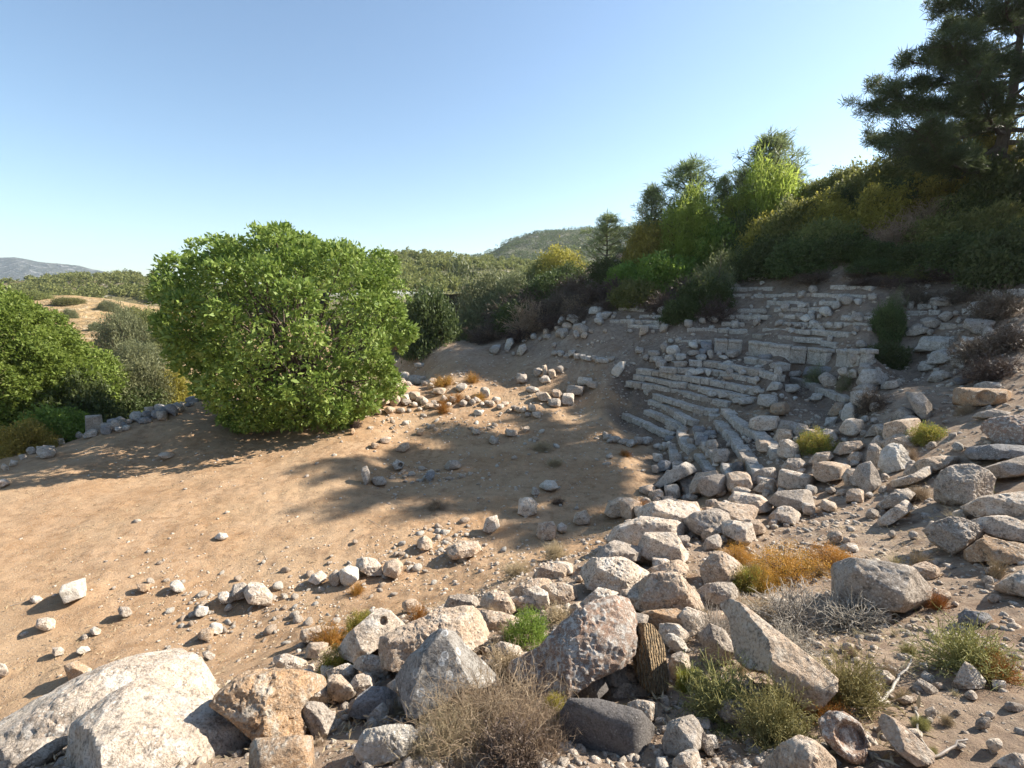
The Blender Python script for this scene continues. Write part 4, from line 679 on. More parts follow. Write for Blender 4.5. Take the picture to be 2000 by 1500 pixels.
# ------------------------------------------------------------------ low rubble walls: every stone is a thing
def rubble_wall(pl, n, lo, hi, where, seed, mats=('tan', 'pale', 'grey'), rows_=1, group='stones of the low rubble walls'):
    rs = np.random.default_rng(seed); pl = np.array(pl, float); cum = np.r_[0, np.cumsum(np.linalg.norm(np.diff(pl, axis=0), axis=1))]
    for k in range(n):
        s = cum[-1] * (k + .5) / n; u, v = np.interp(s, cum, pl[:, 0]), np.interp(s, cum, pl[:, 1])
        w = rs.uniform(lo, hi); h = w * rs.uniform(.5, .85); v += rs.uniform(-3, 3) * (3 if n > 50 else 1)
        if rows_ == 2: v += (-.55 if k % 2 else .1) * h
        auto('wall_stone', (u - w / 2, v - h, u + w / 2, v + 1), mats[int(rs.integers(len(mats)))], where, 'stone', seed * 1000 + k, rs.random() < .5, group, 3)
rubble_wall([(640, 822), (700, 812), (760, 805), (800, 800)], 14, 14, 30, 'pale rubble stone in the low wall from the big tree to the rusty bushes', 1, rows_=2)
rubble_wall([(735, 792), (770, 786), (800, 778), (825, 785)], 9, 12, 26, 'rubble stone tumbled behind the low wall by the big tree', 2)
rubble_wall([(795, 802), (830, 800), (862, 795), (890, 790)], 10, 10, 20, 'rubble stone in the low wall under the rusty bushes', 3, rows_=2)
rubble_wall([(900, 788), (940, 790), (975, 797), (1010, 803), (1052, 818)], 17, 9, 19, 'grey stone in the thin curved wall beyond the sunlit patch', 4, rows_=2)
rubble_wall([(770, 760), (790, 752), (815, 750), (850, 760)], 14, 10, 22, 'stone in the round heap right of the big tree', 5, rows_=2)
rubble_wall([(1078, 694), (1110, 697), (1150, 704), (1200, 707)], 11, 11, 18, 'stone in the short shaded wall on the left slope', 6, ('seat', 'grey'))
rubble_wall([(205, 842), (250, 832), (300, 815), (340, 800), (385, 785), (410, 778)], 64, 12, 30, 'shaded stone in the long heap left of the big tree', 7, ('grey', 'seat', 'blue'), 2)
rubble_wall([(0, 925), (60, 890), (120, 868), (165, 850)], 9, 12, 26, 'flat stone along the left rim of the floor', 8, ('grey', 'pale'))
rubble_wall([(1270, 862), (1250, 868), (1225, 872), (1190, 862), (1180, 848)], 14, 10, 20, 'stone in the little curved kerb inside the lowest row', 9, ('grey', 'seat'))
rubble_wall([(1280, 872), (1300, 878), (1320, 876)], 5, 10, 18, 'stone between the kerb and the near wedge', 10, ('grey', 'seat'))

# ------------------------------------------------------------------ rubble packed between the named rocks
def rubble(poly, n, lo, hi, mats, label, seed, group, name='rubble_stone'):
    """stones of one heap that look alike; they keep clear of one another"""
    rs = np.random.default_rng(seed); p = np.array(poly, float); k = 0; done = []; tries = 0
    while k < n and tries < n * 60:
        tries += 1; u = rs.uniform(p[:, 0].min(), p[:, 0].max()); v = rs.uniform(p[:, 1].min(), p[:, 1].max()); ins = False
        for i in range(len(p)):
            (x1, y1), (x2, y2) = p[i], p[i - 1]
            if (y1 > v) != (y2 > v) and u < (x2 - x1) * (v - y1) / (y2 - y1) + x1: ins = not ins
        if not ins: continue
        w = lo + (hi - lo) * rs.random() ** 2
        if any(abs(u - a) < (w + c) * .42 and abs(v - b) < (w + c) * .3 for a, b, c in done): continue
        done.append((u, v, w)); auto(name, (u - w / 2, v - w * rs.uniform(.55, .85), u + w / 2, v + 1), mats[int(rs.integers(len(mats)))], label, 'stone', seed * 500 + k, rs.random() < .35, group, 3 if w < 26 else 4); k += 1
rubble([(540, 1300), (700, 1200), (960, 1160), (1240, 1080), (1390, 1180), (1400, 1480), (1000, 1320), (700, 1420)], 142, 15, 64, ('tan', 'pale', 'tan', 'grey', 'pale'), 'rubble stone wedged between the big foreground rocks', 61, 'rubble among the foreground rocks')
rubble([(1180, 1010), (1330, 960), (1480, 940), (1660, 1010), (1420, 1060), (1250, 1080)], 50, 20, 66, ('tan', 'pale', 'tan', 'grey'), 'rubble stone in the sunlit slide below the seat ends', 62, 'rubble of the slide below the seats')
rubble([(1480, 870), (1560, 820), (1720, 800), (1880, 850), (1860, 960), (1660, 990), (1520, 960)], 55, 14, 40, ('tan', 'grey', 'pale', 'seat'), 'rubble stone on the broken slope right of the seats', 63, 'rubble right of the seats')
rubble([(1260, 720), (1300, 665), (1420, 675), (1520, 740), (1600, 790), (1460, 800), (1360, 760)], 24, 10, 20, ('grey', 'seat', 'seat'), 'broken stone scattered over the lower seat rows', 64, 'rubble over the lower seats')
rubble([(1270, 880), (1330, 840), (1400, 840), (1480, 930), (1440, 960), (1300, 940)], 12, 10, 18, ('grey', 'seat', 'grey'), 'broken stone in the gaps of the near wedge', 65, 'rubble in the near wedge')
rubble([(1560, 600), (1760, 560), (1990, 560), (1990, 760), (1820, 740), (1640, 730)], 60, 10, 30, ('grey', 'seat', 'grey'), 'stone scattered over the shaded upper right slope', 66, 'stones of the upper right slope', 'slope_stone')
rubble([(1340, 640), (1420, 560), (1560, 540), (1700, 600), (1690, 650), (1460, 660)], 46, 8, 20, ('grey', 'seat'), 'stone lying between the upper seat rows', 67, 'stones between the upper rows', 'slope_stone')
rubble([(890, 660), (1000, 650), (1200, 590), (1310, 610), (1300, 650), (1150, 660), (1000, 700)], 44, 8, 22, ('grey', 'seat', 'tan'), 'stone in the shaded scrub at the back of the theatre', 68, 'stones at the back of the theatre', 'slope_stone')
rubble([(1600, 1010), (1880, 1000), (1990, 1180), (1990, 1480), (1640, 1480), (1640, 1300)], 60, 12, 34, ('tan', 'grey', 'pale'), 'small stone half sunk in the soil of the near right slope', 69, 'stones of the near right slope', 'slope_stone')
def camfwd(p): return p[1] * cp - (p[2] - HC) * sp

# ------------------------------------------------------------------ small loose stones
small = []
for k in range(14):
    rs = np.random.default_rng(900 + k); d, f = ico(2); rr = [np.ones(len(d))]
    for j in range(9):
        n = unit(rs.normal(size=3)); rr.append(rs.uniform(.5, .85) / np.maximum(d @ n, 1e-3))
    v = d * softmin(rr, 30)[:, None] * np.array([1, rs.uniform(.6, .95), rs.uniform(.4, .75)])
    small.append((v, f))
small_me = {}
def small_mesh(k, mt):
    if (k, mt) not in small_me: small_me[(k, mt)] = mk_mesh('stone', small[k][0], small[k][1], [M[mt]], False)
    return small_me[(k, mt)]
CL = [  # cu, cv, su, sv, count, px size lo, hi, label
 (820, 930, 45, 12, 26, 7, 15, 'small broken stone in the heap at the bottom of the shaded pit'), (870, 1065, 40, 20, 44, 8, 20, 'small pale stone in the white rubble streak on the floor'), (760, 1110, 60, 28, 30, 8, 18, 'small pale stone spread left of the white rubble streak'),
 (560, 1175, 50, 35, 44, 8, 22, 'small stone in the rubble band on the near floor'), (420, 1215, 60, 40, 34, 8, 20, 'small stone around the end of the near rubble band'), (330, 1140, 60, 30, 16, 8, 16, 'small stone on the bare near floor'),
 (820, 830, 80, 14, 40, 6, 14, 'small stone littering the sunlit patch before the low wall'), (980, 840, 60, 20, 26, 6, 14, 'small stone at the right of the sunlit patch'), (1200, 900, 40, 20, 12, 6, 14, 'small stone near the curved kerb'), (1000, 930, 90, 40, 16, 6, 13, 'small stone scattered on the shaded floor'),
 (1550, 1040, 60, 20, 12, 9, 20, 'small stone on the sunlit gravel of the right slope')]
nst = 0
for (cu, cv, su, sv, n, lo, hi, lb) in CL:
    rs = np.random.default_rng(int(cu))
    for j in range(n):
        u, v = cu + rs.normal() * su, cv + rs.normal() * sv; g = hit(u, v); px = (lo + (hi - lo) * rs.random() ** 2) * 1.35; s = px / F * (g[1] * cp - (g[2] - HC) * sp) / 2
        mt = ['pale', 'white', 'white', 'tan', 'pale'][int(rs.integers(5))]
        o = obj('loose_stone', small_mesh(int(rs.integers(14)), mt), (g[0], g[1], height(g[:2])[0] + s * .22), None, lb, 'small stone', 'loose stones on the theatre floor')
        o.scale = (s, s, s); o.rotation_euler = (rs.normal() * .25, rs.normal() * .25, rs.uniform(0, 6.3)); nst += 1
# gravel nobody could count
def gravel(name, mt, n, seed, smin, smax, dens):
    rs = np.random.default_rng(seed); d, f = ico(1); V = []; Fc = []; m = 0; k = 0
    while k < n:
        r = 2.2 + 34 * rs.random(4000) ** 1.5; a = rs.uniform(-.95, .95, 4000); xy = np.c_[r * np.sin(a), r * np.cos(a)]
        xy = xy[rs.random(4000) < dens(xy)]; 
        if k + len(xy) > n: xy = xy[:n - k]
        z = height(xy)
        for p, zz in zip(xy, z):
            s = smin + (smax - smin) * rs.random() ** 3; s *= .6 + .05 * np.hypot(*p)
            v = d * (s * rs.uniform(.6, 1.2, 3)) * (1 + rs.normal(size=(len(d), 1)) * .15); an = rs.uniform(0, 6.3); c_, s_ = math.cos(an), math.sin(an)
            v = np.c_[v[:, 0] * c_ - v[:, 1] * s_, v[:, 0] * s_ + v[:, 1] * c_, v[:, 2] * .7]
            V.append(v + np.array([p[0], p[1], zz + s * .1])); Fc.append(f + m); m += len(d)
        k += len(xy)
    obj(name, mk_mesh(name, np.concatenate(V), np.concatenate(Fc), [M[mt]], False), kind='stuff', label='gravel and stone chips strewn over the soil', cat='gravel')
def dens_slope(xy):
    b = base_h(xy); n = perlin(np.c_[xy * .6, np.zeros(len(xy))]); return np.clip((b - .25) * .8, .06, .9) * np.clip(.55 + 1.6 * n, .05, 1) * (xy[:, 0] > -9.5 - .2 * xy[:, 1])
gravel('gravel', 'pale', 8200, 5, .012, .075, dens_slope); gravel('gravel', 'grey', 6200, 6, .012, .07, dens_slope)
def chips():
    rs = np.random.default_rng(44); d, f = ico(1); V = []; Fc = []; m = 0
    for (cu, cv, su, sv, n, lo, hi, lb) in CL + [(980, 930, 150, 55, 70, 9, 0, 0), (1190, 800, 60, 45, 40, 8, 0, 0), (380, 1090, 160, 60, 12, 9, 0, 0), (1120, 760, 90, 40, 50, 8, 0, 0), (860, 720, 80, 25, 40, 7, 0, 0), (300, 900, 120, 20, 24, 8, 0, 0), (1000, 1090, 90, 30, 40, 11, 0, 0)]:
        for j in range(int(n * (5.5 if lb else 3))):
            g = hit(cu + rs.normal() * su * 1.15, cv + rs.normal() * sv * 1.15); s = lo * rs.uniform(.25, .75) / F * camfwd(g) / 2
            V.append(d * (s * rs.uniform(.7, 1.3, 3)) * np.array([1, 1, .6]) * (1 + rs.normal(size=(len(d), 1)) * .16) + np.array([g[0], g[1], height(g[:2])[0] + s * .1])); Fc.append(f + m); m += len(d)
    obj('stone_chips', mk_mesh('stone_chips', np.concatenate(V), np.concatenate(Fc), [M['pale']], False), kind='stuff', label='pale stone chips strewn between the loose stones of the floor', cat='stone chips')
chips()
def litter():
    rs = np.random.default_rng(3); n = 26000; r = 3 + 24 * rs.random(n) ** 1.2; a = rs.uniform(-.9, .8, n); xy = np.c_[r * np.sin(a), r * np.cos(a)]
    nn = perlin(np.c_[xy * .5, np.ones(n)]); xy = xy[(rs.random(n) < .45 + 1.2 * nn)]; z = height(xy) + .006
    cen = np.c_[xy, z]; nor = np.c_[rs.normal(size=(len(xy), 2)), np.zeros(len(xy))]
    v, f, q = leaves(cen, unit(nor), 2, .05, .075, .016, rs, outward=3., flat=.05)
    obj('dry_litter', mk_mesh('dry_litter', v, f, [L['grass']], False, None, {'rnd': q}), kind='stuff', label='dry straw and leaf litter strewn over the brown floor', cat='leaf litter')
litter()

# ------------------------------------------------------------------ vegetation
def shrub_mesh(name, mat, seed, n=420, per=9, Ls=.15, Ws=.075,  lump=.38, hz=.95, twig=True, flat=.0, mat2=None, tall=0.):
    n = int(n * 1.7); per = int(per * 1.6); Ls *= .56; Ws *= .56
    rs = np.random.default_rng(seed); a = Acc(); d = unit(rs.normal(size=(n * 2, 3))); d = d[d[:, 2] > -.25][:n]
    q = 1 - lump + lump * (1.3 * fbm(d * 2.2 + seed, 3) + .55).clip(0, 1.3); q = q * np.where(rs.random(len(d)) < .28, rs.uniform(.55, .9, len(d)), 1)
    P = d * q[:, None] * np.array([1, 1, hz]); P[:, 2] = P[:, 2].clip(-.05) + tall * (1 - np.abs(d[:, 2]))
    v, f, r = leaves(P, unit(d + np.array([0, 0, .4])), per, .085, Ls, Ws, rs, .7); a.add(v, f, 0, r)
    if mat2:
        sel = rs.random(len(P)) < .25; v, f, r = leaves(P[sel], d[sel], per, .09, Ls, Ws, rs, .8); a.add(v, f, 2, r)
    if twig:
        for j in range(46):
            e = P[int(rs.integers(len(P)))] * .95; b = e * np.array([.12, .12, 0]); mid = (b + e) / 2 + rs.normal(size=3) * .07
            tv, tf_ = tube([b, mid, e], [.022, .014, .006], 4); a.add(tv, tf_, 1)
    mats = [L[mat], TWIG] + ([L[mat2]] if mat2 else [])
    return a.mesh(name, mats)
def twiggy_mesh(name, mat, seed, n=260, leaf=None, up=.75, rad=.013, crook=.28):
    """dead scrub: many thin crooked stems fanning from the root"""
    rs = np.random.default_rng(seed); a = Acc()
    for j in range(n):
        d = unit(rs.normal(size=3) * np.array([1, 1, .6]) + np.array([0, 0, up])); l = rs.uniform(.55, 1.05); b = np.r_[rs.normal(size=2) * (.12 if up > .5 else .4), 0]
        pts = [b]; 
        for k in range(4): d = unit(d + rs.normal(size=3) * crook); pts.append(pts[-1] + d * l / 4)
        v, f = tube(pts, np.linspace(rad, rad * .32, 5), 3); a.add(v, f, 0, np.full(len(v), rs.random()))
        for q in range(3):
            p = pts[2 + q % 3]; dd = unit(d + rs.normal(size=3) * .7); v, f = tube([p, p + dd * .14, p + dd * .24 + rs.normal(size=3) * .04], [rad * .55, rad * .4, rad * .25], 3); a.add(v, f, 0, np.full(len(v), rs.random()))
        if leaf is not None:
            P = np.array(pts[2:]); v, f, r = leaves(P, np.tile(d, (len(P), 1)), leaf[1], .05, leaf[2], leaf[3], rs, .5); a.add(v, f, 1, r)
    return a.mesh(name, [L[mat]] + ([L[leaf[0]]] if leaf is not None else []))
def grass_mesh(name, mat, n, seed, droop=.5, w=.012):
    rs = np.random.default_rng(seed); a = Acc()
    for j in range(n):
        b = np.r_[rs.normal(size=2) * .14, 0]; dr = unit(np.r_[rs.normal(size=2), 0]); l = rs.uniform(.5, 1.1); t = np.linspace(0, 1, 6); k = rs.uniform(.2, droop)
        pts = b + np.outer(t * l * rs.uniform(.1, .45) + t ** 2 * k * l * .6, dr) + np.outer(l * (t - k * .45 * t ** 2), [0, 0, 1]); v, f = tube(pts, np.linspace(w, w * .3, 6), 3); a.add(v, f, 0, np.full(len(v), rs.random()))
    return a.mesh(name, [L[mat]])
PROTO = {}
def proto(kind, var):
    if (kind, var) in PROTO: return PROTO[(kind, var)]
    s = var * 31 + 5
    m = {'dark': lambda: shrub_mesh('shrub', 'dark', s, 560, 11, .13, .065), 'mid': lambda: shrub_mesh('shrub', 'mid', s + 1, 520, 11, .14, .06, .42), 'olive': lambda: shrub_mesh('shrub', 'olive', s + 2, 560, 12, .14, .035, .42),
         'bright': lambda: shrub_mesh('shrub', 'fresh', s + 3, 560, 11, .14, .075, .42), 'gold': lambda: shrub_mesh('shrub', 'gold', s + 4, 520, 11, .13, .05, .4), 'lime': lambda: shrub_mesh('shrub', 'lime', s + 5, 560, 14, .2, .03, .5, 1.2),
         'dry': lambda: twiggy_mesh('dead_scrub', 'drydark', s, 240, ('drydark', 4, .1, .03)), 'tan': lambda: twiggy_mesh('dead_scrub', 'dry', s, 260, ('dry', 3, .07, .02)),
         'moss': lambda: shrub_mesh('bush', 'gold', s + 6, 330, 14, .10, .045, .55, .85, True, 0, 'bright_' if False else 'fresh'), 'green': lambda: shrub_mesh('bush', 'fresh', s + 7, 380, 11, .11, .04, .5, .9),
         'heath': lambda: shrub_mesh('heath', 'heath', s + 8, 460, 14, .06, .03, .6, .8), 'rust': lambda: twiggy_mesh('rusty_tuft', 'heath', s, 200, ('heath', 3, .06, .02)),
         'sage': lambda: twiggy_mesh('twiggy_bush', 'sage', s, 300, ('sage', 5, .05, .014)), 'grey': lambda: twiggy_mesh('dead_bush', 'greytwig', s, 200), 'grass': lambda: grass_mesh('grass_tuft', 'grass', 90, s, .9), 'strawbush': lambda: twiggy_mesh('dry_bush', 'dry', s, 1100, None, .45, .0065, .42),
         'wisp': lambda: shrub_mesh('shrub', 'olive', s + 9, 300, 9, .12, .03, .6, 1.3)}[kind]()
    PROTO[(kind, var)] = m; return m
NAMES = {'dark': ('mastic_shrub', 'shrub'), 'mid': ('scrub_bush', 'shrub'), 'olive': ('olive_shrub', 'shrub'), 'bright': ('leafy_bush', 'shrub'), 'gold': ('golden_bush', 'shrub'), 'lime': ('young_pine_bush', 'shrub'), 'dry': ('dead_scrub', 'dry bush'), 'tan': ('dry_bush', 'dry bush'),
         'moss': ('low_bush', 'bush'), 'green': ('green_bush', 'bush'), 'heath': ('heath_cushion', 'heath'), 'rust': ('rusty_tuft', 'dry plant'), 'sage': ('twiggy_bush', 'bush'), 'grey': ('dead_bush', 'dry bush'), 'grass': ('grass_tuft', 'dry grass'), 'strawbush': ('dry_bush', 'dry bush'), 'wisp': ('wispy_shrub', 'shrub')}
nv = 0
def plant(kind, u, vb, w, h, label, depth=None, group=None, sink=.06, dy=1.):
    """a plant w px wide and h px tall rooted where the pixel meets the ground"""
    global nv
    g = hit(u, vb) if depth is None else at_depth(u, vb, depth); s = camfwd(g) / F; nm, cat = NAMES[kind]; me = proto(kind, nv % 3); nv += 1
    zz = g[2] if depth is not None else base_h(g[None, :2])[0]
    o = obj(nm, me, (g[0], g[1] + w * s * .12, zz - sink * h * s), None, label, cat, group); rs = np.random.default_rng(nv)
    o.scale = (w * s / 2 * 1.02, w * s / 2 * dy, h * s * (1.0 + sink)); o.rotation_euler = (0, 0, rs.uniform(0, 6.3)); return o
SL = 'shrubs on the hillside above the seats'
PL = [  # kind, u, base v, width, height, label
 # behind the far side, right of the big tree
 ('dark', 838, 672, 120, 110, 'dark glossy shrub touching the right side of the big tree'), ('dark', 905, 645, 150, 120, 'big dark shrub right of the one touching the big tree'), ('bright', 840, 604, 150, 84, 'green shrub behind the dark shrubs by the big tree'), ('gold', 862, 590, 130, 76, 'golden-topped bush behind the dark shrubs by the big tree'),
 ('olive', 965, 632, 170, 104, 'wide silvery olive shrub at the back of the theatre'), ('olive', 1010, 600, 110, 70, 'smaller olive shrub at the right of the wide silvery one'), ('gold', 935, 566, 130, 76, 'yellow-green bush on the skyline left of the far hill'), ('gold', 1012, 566, 130, 78, 'yellow bush on the skyline below the far hill'), ('gold', 1095, 548, 110, 66, 'golden bush on the skyline left of the leftmost young pine'), ('mid', 1060, 560, 90, 50, 'green bush below the golden skyline bushes'),
 ('gold', 1050, 528, 26, 34, 'thin yellow sapling on the skyline'), ('tan', 1040, 648, 120, 62, 'pale dry bush with feathery stems at the back of the floor'), ('dry', 970, 660, 100, 40, 'low dead scrub under the wide silvery olive shrub'), ('dry', 1100, 610, 100, 46, 'dead brown scrub right of the pale feathery bush'), ('dry', 1080, 640, 80, 34, 'low dead scrub beside the large grey stone'), ('dry', 1160, 590, 110, 42, 'dead scrub above the left wing of the seats'), ('dry', 1130, 625, 80, 32, 'dead scrub left of the left wing of the seats'), ('wisp', 932, 650, 36, 34, 'small pale leafy sprig below the big dark shrub'), ('dry', 1000, 620, 120, 40, 'dead scrub between the olive shrubs'), ('dry', 1290, 606, 80, 36, 'dead scrub between left wing and the silvery leaved shrub'),
 # right hillside, bottom edge
 ('dark', 1190, 555, 90, 50, 'dark shrub under the leftmost young pine'), ('bright', 1225, 560, 80, 46, 'bright green leafy bush under the young pines, left of two'), ('bright', 1300, 560, 120, 66, 'bright green leafy bush under the young pines, right of two'), ('mid', 1250, 590, 110, 48, 'dull shrub below the bright leafy bushes'), ('dark', 1335, 622, 80, 40, 'dark shrub above the left end of the upper rows'), ('dry', 1400, 625, 90, 46, 'dead greyish scrub in front of the silvery leaved shrub'), ('wisp', 1395, 592, 90, 72, 'silvery leaved shrub above the upper seat rows'), ('dark', 1380, 600, 110, 60, 'dark shrub behind the silvery leaved shrub'), ('wisp', 1440, 530, 30, 44, 'pale sprig above the topmost seat row'), ('mid', 1420, 545, 90, 60, 'dull scrub around the pale sprig'), ('dry', 1350, 575, 90, 40, 'dead scrub left of the silvery leaved shrub'),
 ('dark', 1500, 530, 120, 62, 'dark shrub above the topmost seat row'), ('dark', 1580, 525, 130, 62, 'large dark shrub right of the topmost seat row'), ('dark', 1660, 500, 120, 42, 'large dark shrub under the straw coloured patch'), ('dry', 1600, 550, 100, 22, 'grey dead scrub below the large dark shrubs'), ('wisp', 1635, 515, 50, 46, 'greyish sprig in front of the large dark shrubs'), ('dry', 1700, 556, 70, 16, 'low dead scrub on the bare scree'), ('dark', 1450, 500, 110, 80, 'dark bush below the yellow-green young tree'), ('mid', 1360, 500, 110, 80, 'dull green bush below the third young pine'), ('mid', 1280, 500, 100, 70, 'dull green bush below the second young pine'),
 ('dark', 1735, 655, 64, 62, 'lone dark shrub with a pale top on the right slope'), ('wisp', 1750, 615, 34, 44, 'pale leafy sprig growing out of the lone dark shrub'), ('dark', 1735, 715, 84, 46, 'low dark shrub against the wall stub'), ('dry', 1790, 592, 80, 36, 'dark dead scrub left of the lozenge-shaped boulder'), ('dry', 1890, 585, 90, 30, 'dead scrub above the slanting boulder'), ('dry', 1960, 620, 110, 60, 'dead brown scrub at the right edge above the broad boulder'), ('dry', 1985, 680, 90, 50, 'dead scrub at the right edge below the broad boulder'), ('dry', 1930, 700, 110, 50, 'brown scrub right of the broken block'), ('dry', 1950, 740, 110, 50, 'brown scrub above the long orange-brown block'), ('dry', 1850, 545, 120, 34, 'dead scrub along the foot of the hillside bushes'), ('dry', 1760, 560, 90, 28, 'dead scrub on the scree right of the topmost rows'),
 # right hillside, middle
 ('gold', 1620, 440, 130, 60, 'tawny flat-topped bush on the hillside below the ridge'), ('mid', 1560, 470, 130, 80, 'tawny green bush left of the tawny flat-topped one'), ('mid', 1620, 490, 130, 66, 'dark bush in shade below the tawny flat-topped bush'), ('tan', 1760, 480, 120, 60, 'straw coloured dry bush lit by the sun on the hillside'), ('tan', 1830, 440, 120, 60, 'straw coloured dry bush higher up near the big pine'), ('gold', 1730, 440, 130, 80, 'olive-gold bush above the straw coloured patch'), ('mid', 1700, 400, 140, 80, 'green-gold bush on the ridge left of the big pine'), ('mid', 1610, 395, 90, 50, 'dark green ridge bush at the right of the young pines'), ('mid', 1660, 372, 90, 50, 'ridge bush halfway to the big pine'), ('gold', 1690, 400, 80, 50, 'sunlit ridge bush with yellow leaves'), ('mid', 1780, 365, 150, 80, 'broad ridge bush under the lower pine boughs'), ('gold', 1850, 400, 150, 80, 'dark bush under the big pine'), ('gold', 1930, 340, 140, 100, 'gold-green bush beside the pine trunk'), ('dark', 1960, 420, 150, 110, 'dark bush at the right edge under the pine'),
 ('dark', 1790, 518, 130, 40, 'black-green bush at the foot of the hillside, left of two'), ('dark', 1890, 520, 160, 66, 'black-green bush at the foot of the hillside, right of two'), ('dark', 1980, 540, 150, 100, 'black-green bush at the right edge of the hillside'), ('mid', 1960, 470, 120, 80, 'sea-green bush at the right edge'), ('gold', 1998, 502, 70, 60, 'sunlit yellowish bush cut by the right edge'), ('mid', 1860, 480, 140, 66, 'dark bush below the straw coloured dry bush'), ('mid', 1900, 430, 120, 60, 'dull bush between the dark ones under the pine'), ('dark', 1715, 505, 90, 34, 'dark bush above the bare scree'), ('dark', 1540, 512, 100, 52, 'dark bush between the large dark shrubs'), ('gold', 1500, 490, 120, 70, 'dull green bush in front of the yellow-green young tree'),
 # left side
 ('olive', 215, 800, 150, 100, 'silver-green olive shrub at the left behind the stone heap', 31), ('olive', 285, 790, 110, 90, 'pale olive shrub next to the big tree', 32), ('gold', 335, 785, 70, 70, 'yellowing bush squeezed against the big tree', 33), ('dark', 250, 815, 120, 60, 'black shaded bush above the stone heap', 30.5), ('dark', 140, 850, 150, 120, 'dark shaded bush left of the upright slab', 27), ('gold', 35, 885, 110, 60, 'yellowish grassy bush at the left edge', 22), ('bright', 90, 870, 130, 70, 'light green low bush at the left edge', 24), ('dark', 60, 880, 60, 30, 'dark low bush at the floor rim'),
 ('dark', 1010, 640, 90, 50, 'dark low shrub under the smaller olive shrub'), ('dark', 1085, 580, 120, 50, 'dark shrub on the slope below the golden skyline bushes'), ('dry', 1050, 600, 130, 44, 'broad patch of dead scrub on the slope left of the left wing'), ('dry', 1140, 572, 120, 44, 'dead scrub under the leftmost young pine'), ('dry', 1210, 575, 90, 36, 'dead scrub just above the topmost left wing row'), ('dark', 1110, 560, 90, 44, 'dark shrub left of the leftmost young pine'),
 ('dark', 1730, 528, 110, 24, 'flat dark bush on the hump above the scree'), ('mid', 1790, 540, 90, 24, 'low dull bush right of the hump above the scree'), ('dry', 1690, 540, 70, 20, 'low dead scrub on the hump above the scree'), ('dry', 950, 668, 90, 34, 'dead scrub at the foot of the big dark shrub'), ('dry', 1020, 664, 90, 26, 'dead scrub in front of the pale feathery bush'), ('dry', 1060, 625, 90, 36, 'dead scrub above the large grey stone'), ('tan', 1130, 605, 70, 30, 'pale dead bush above the squared block of the left wing'), ('dry', 1190, 604, 60, 22, 'dead scrub against the top rows of the left wing'), ('dry', 1250, 585, 70, 24, 'dead scrub over the topmost left wing row'),
 ('dry', 690, 835, 40, 14, 'rusty twigs under the right side of the big tree'), ('rust', 800, 685, 60, 18, 'reddish low plant at the right foot of the big tree'),
 # floor and wall plants
 ('rust', 868, 755, 60, 26, 'rusty dry bush behind the low wall, left of two'), ('rust', 922, 748, 40, 22, 'rusty dry bush behind the low wall, right of two'), ('rust', 865, 808, 30, 36, 'rusty plant hanging on the low wall'), ('rust', 890, 786, 50, 22, 'rusty grass on top of the low wall'), ('rust', 935, 784, 40, 18, 'rusty grass right of the pale squarish block'), ('tan', 850, 995, 50, 18, 'faint dry tuft on the shaded floor'), ('tan', 1085, 910, 40, 16, 'dry tuft near the middle of the shaded floor'), ('tan', 1060, 880, 50, 16, 'dry tuft above the middle of the shaded floor'), ('rust', 1222, 892, 30, 16, 'rusty tuft inside the curved kerb'), ('rust', 1232, 872, 26, 20, 'rusty tuft under the lowest far row'), ('dry', 1090, 985, 30, 14, 'brown tuft behind the upright pale boulder'),
 ('rust', 1252, 1008, 40, 36, 'rusty orange grass on the squared tan block'), ('rust', 696, 1162, 36, 28, 'rusty round tuft beside the white angular stone'), ('tan', 1085, 1090, 60, 28, 'dry tuft at the top of the flat tan stone'), ('tan', 1010, 1128, 70, 30, 'dry straw patch left of the narrow flat block'), ('moss', 700, 1238, 60, 48, 'green-yellow heath above the pierced slab'), ('rust', 640, 1268, 80, 50, 'orange heath left of the pierced slab'), ('rust', 815, 1218, 60, 40, 'orange-brown tuft right of the pierced slab'), ('moss', 656, 1318, 72, 54, 'yellow-green low bush left of the pierced slab'), ('rust', 752, 1252, 36, 24, 'small orange moss on the pierced slab'),
 ('green', 1030, 1262, 96, 76, 'bright green small bush between the rocks'), ('moss', 1600, 880, 72, 44, 'bright yellow bush among the fallen blocks'), ('moss', 1820, 862, 66, 40, 'yellow-green bush beside the long tan slab'), ('moss', 1895, 978, 66, 52, 'lime green bush at the foot of the rounded boulder'), ('wisp', 1592, 750, 40, 34, 'small yellow plant on the broken arc'), ('wisp', 1655, 760, 34, 28, 'small leafy plant beside the flat topped block'), ('dry', 1710, 800, 70, 40, 'dark dead bush under the tipped block'),
 ('heath', 1555, 1130, 150, 64, 'orange and yellow heath cushion, its large middle part'), ('heath', 1450, 1105, 80, 50, 'yellow-green left end of the heath'), ('heath', 1640, 1110, 100, 50, 'rust orange right end of the heath'), ('moss', 1470, 1150, 70, 44, 'green clump at the lower left of the heath'), ('heath', 1500, 1150, 90, 46, 'olive lower part of the heath'), ('rust', 1782, 1128, 30, 26, 'orange moss at the end of the big oblong grey boulder'), ('rust', 1835, 1190, 40, 40, 'orange dry plant right of the big oblong grey boulder'), ('rust', 1440, 970, 24, 22, 'orange tuft by the big grey block'), ('rust', 1770, 1008, 26, 16, 'orange moss on the lower slanting stone'), ('tan', 1800, 975, 50, 28, 'tawny grass right of the slanting stones'),
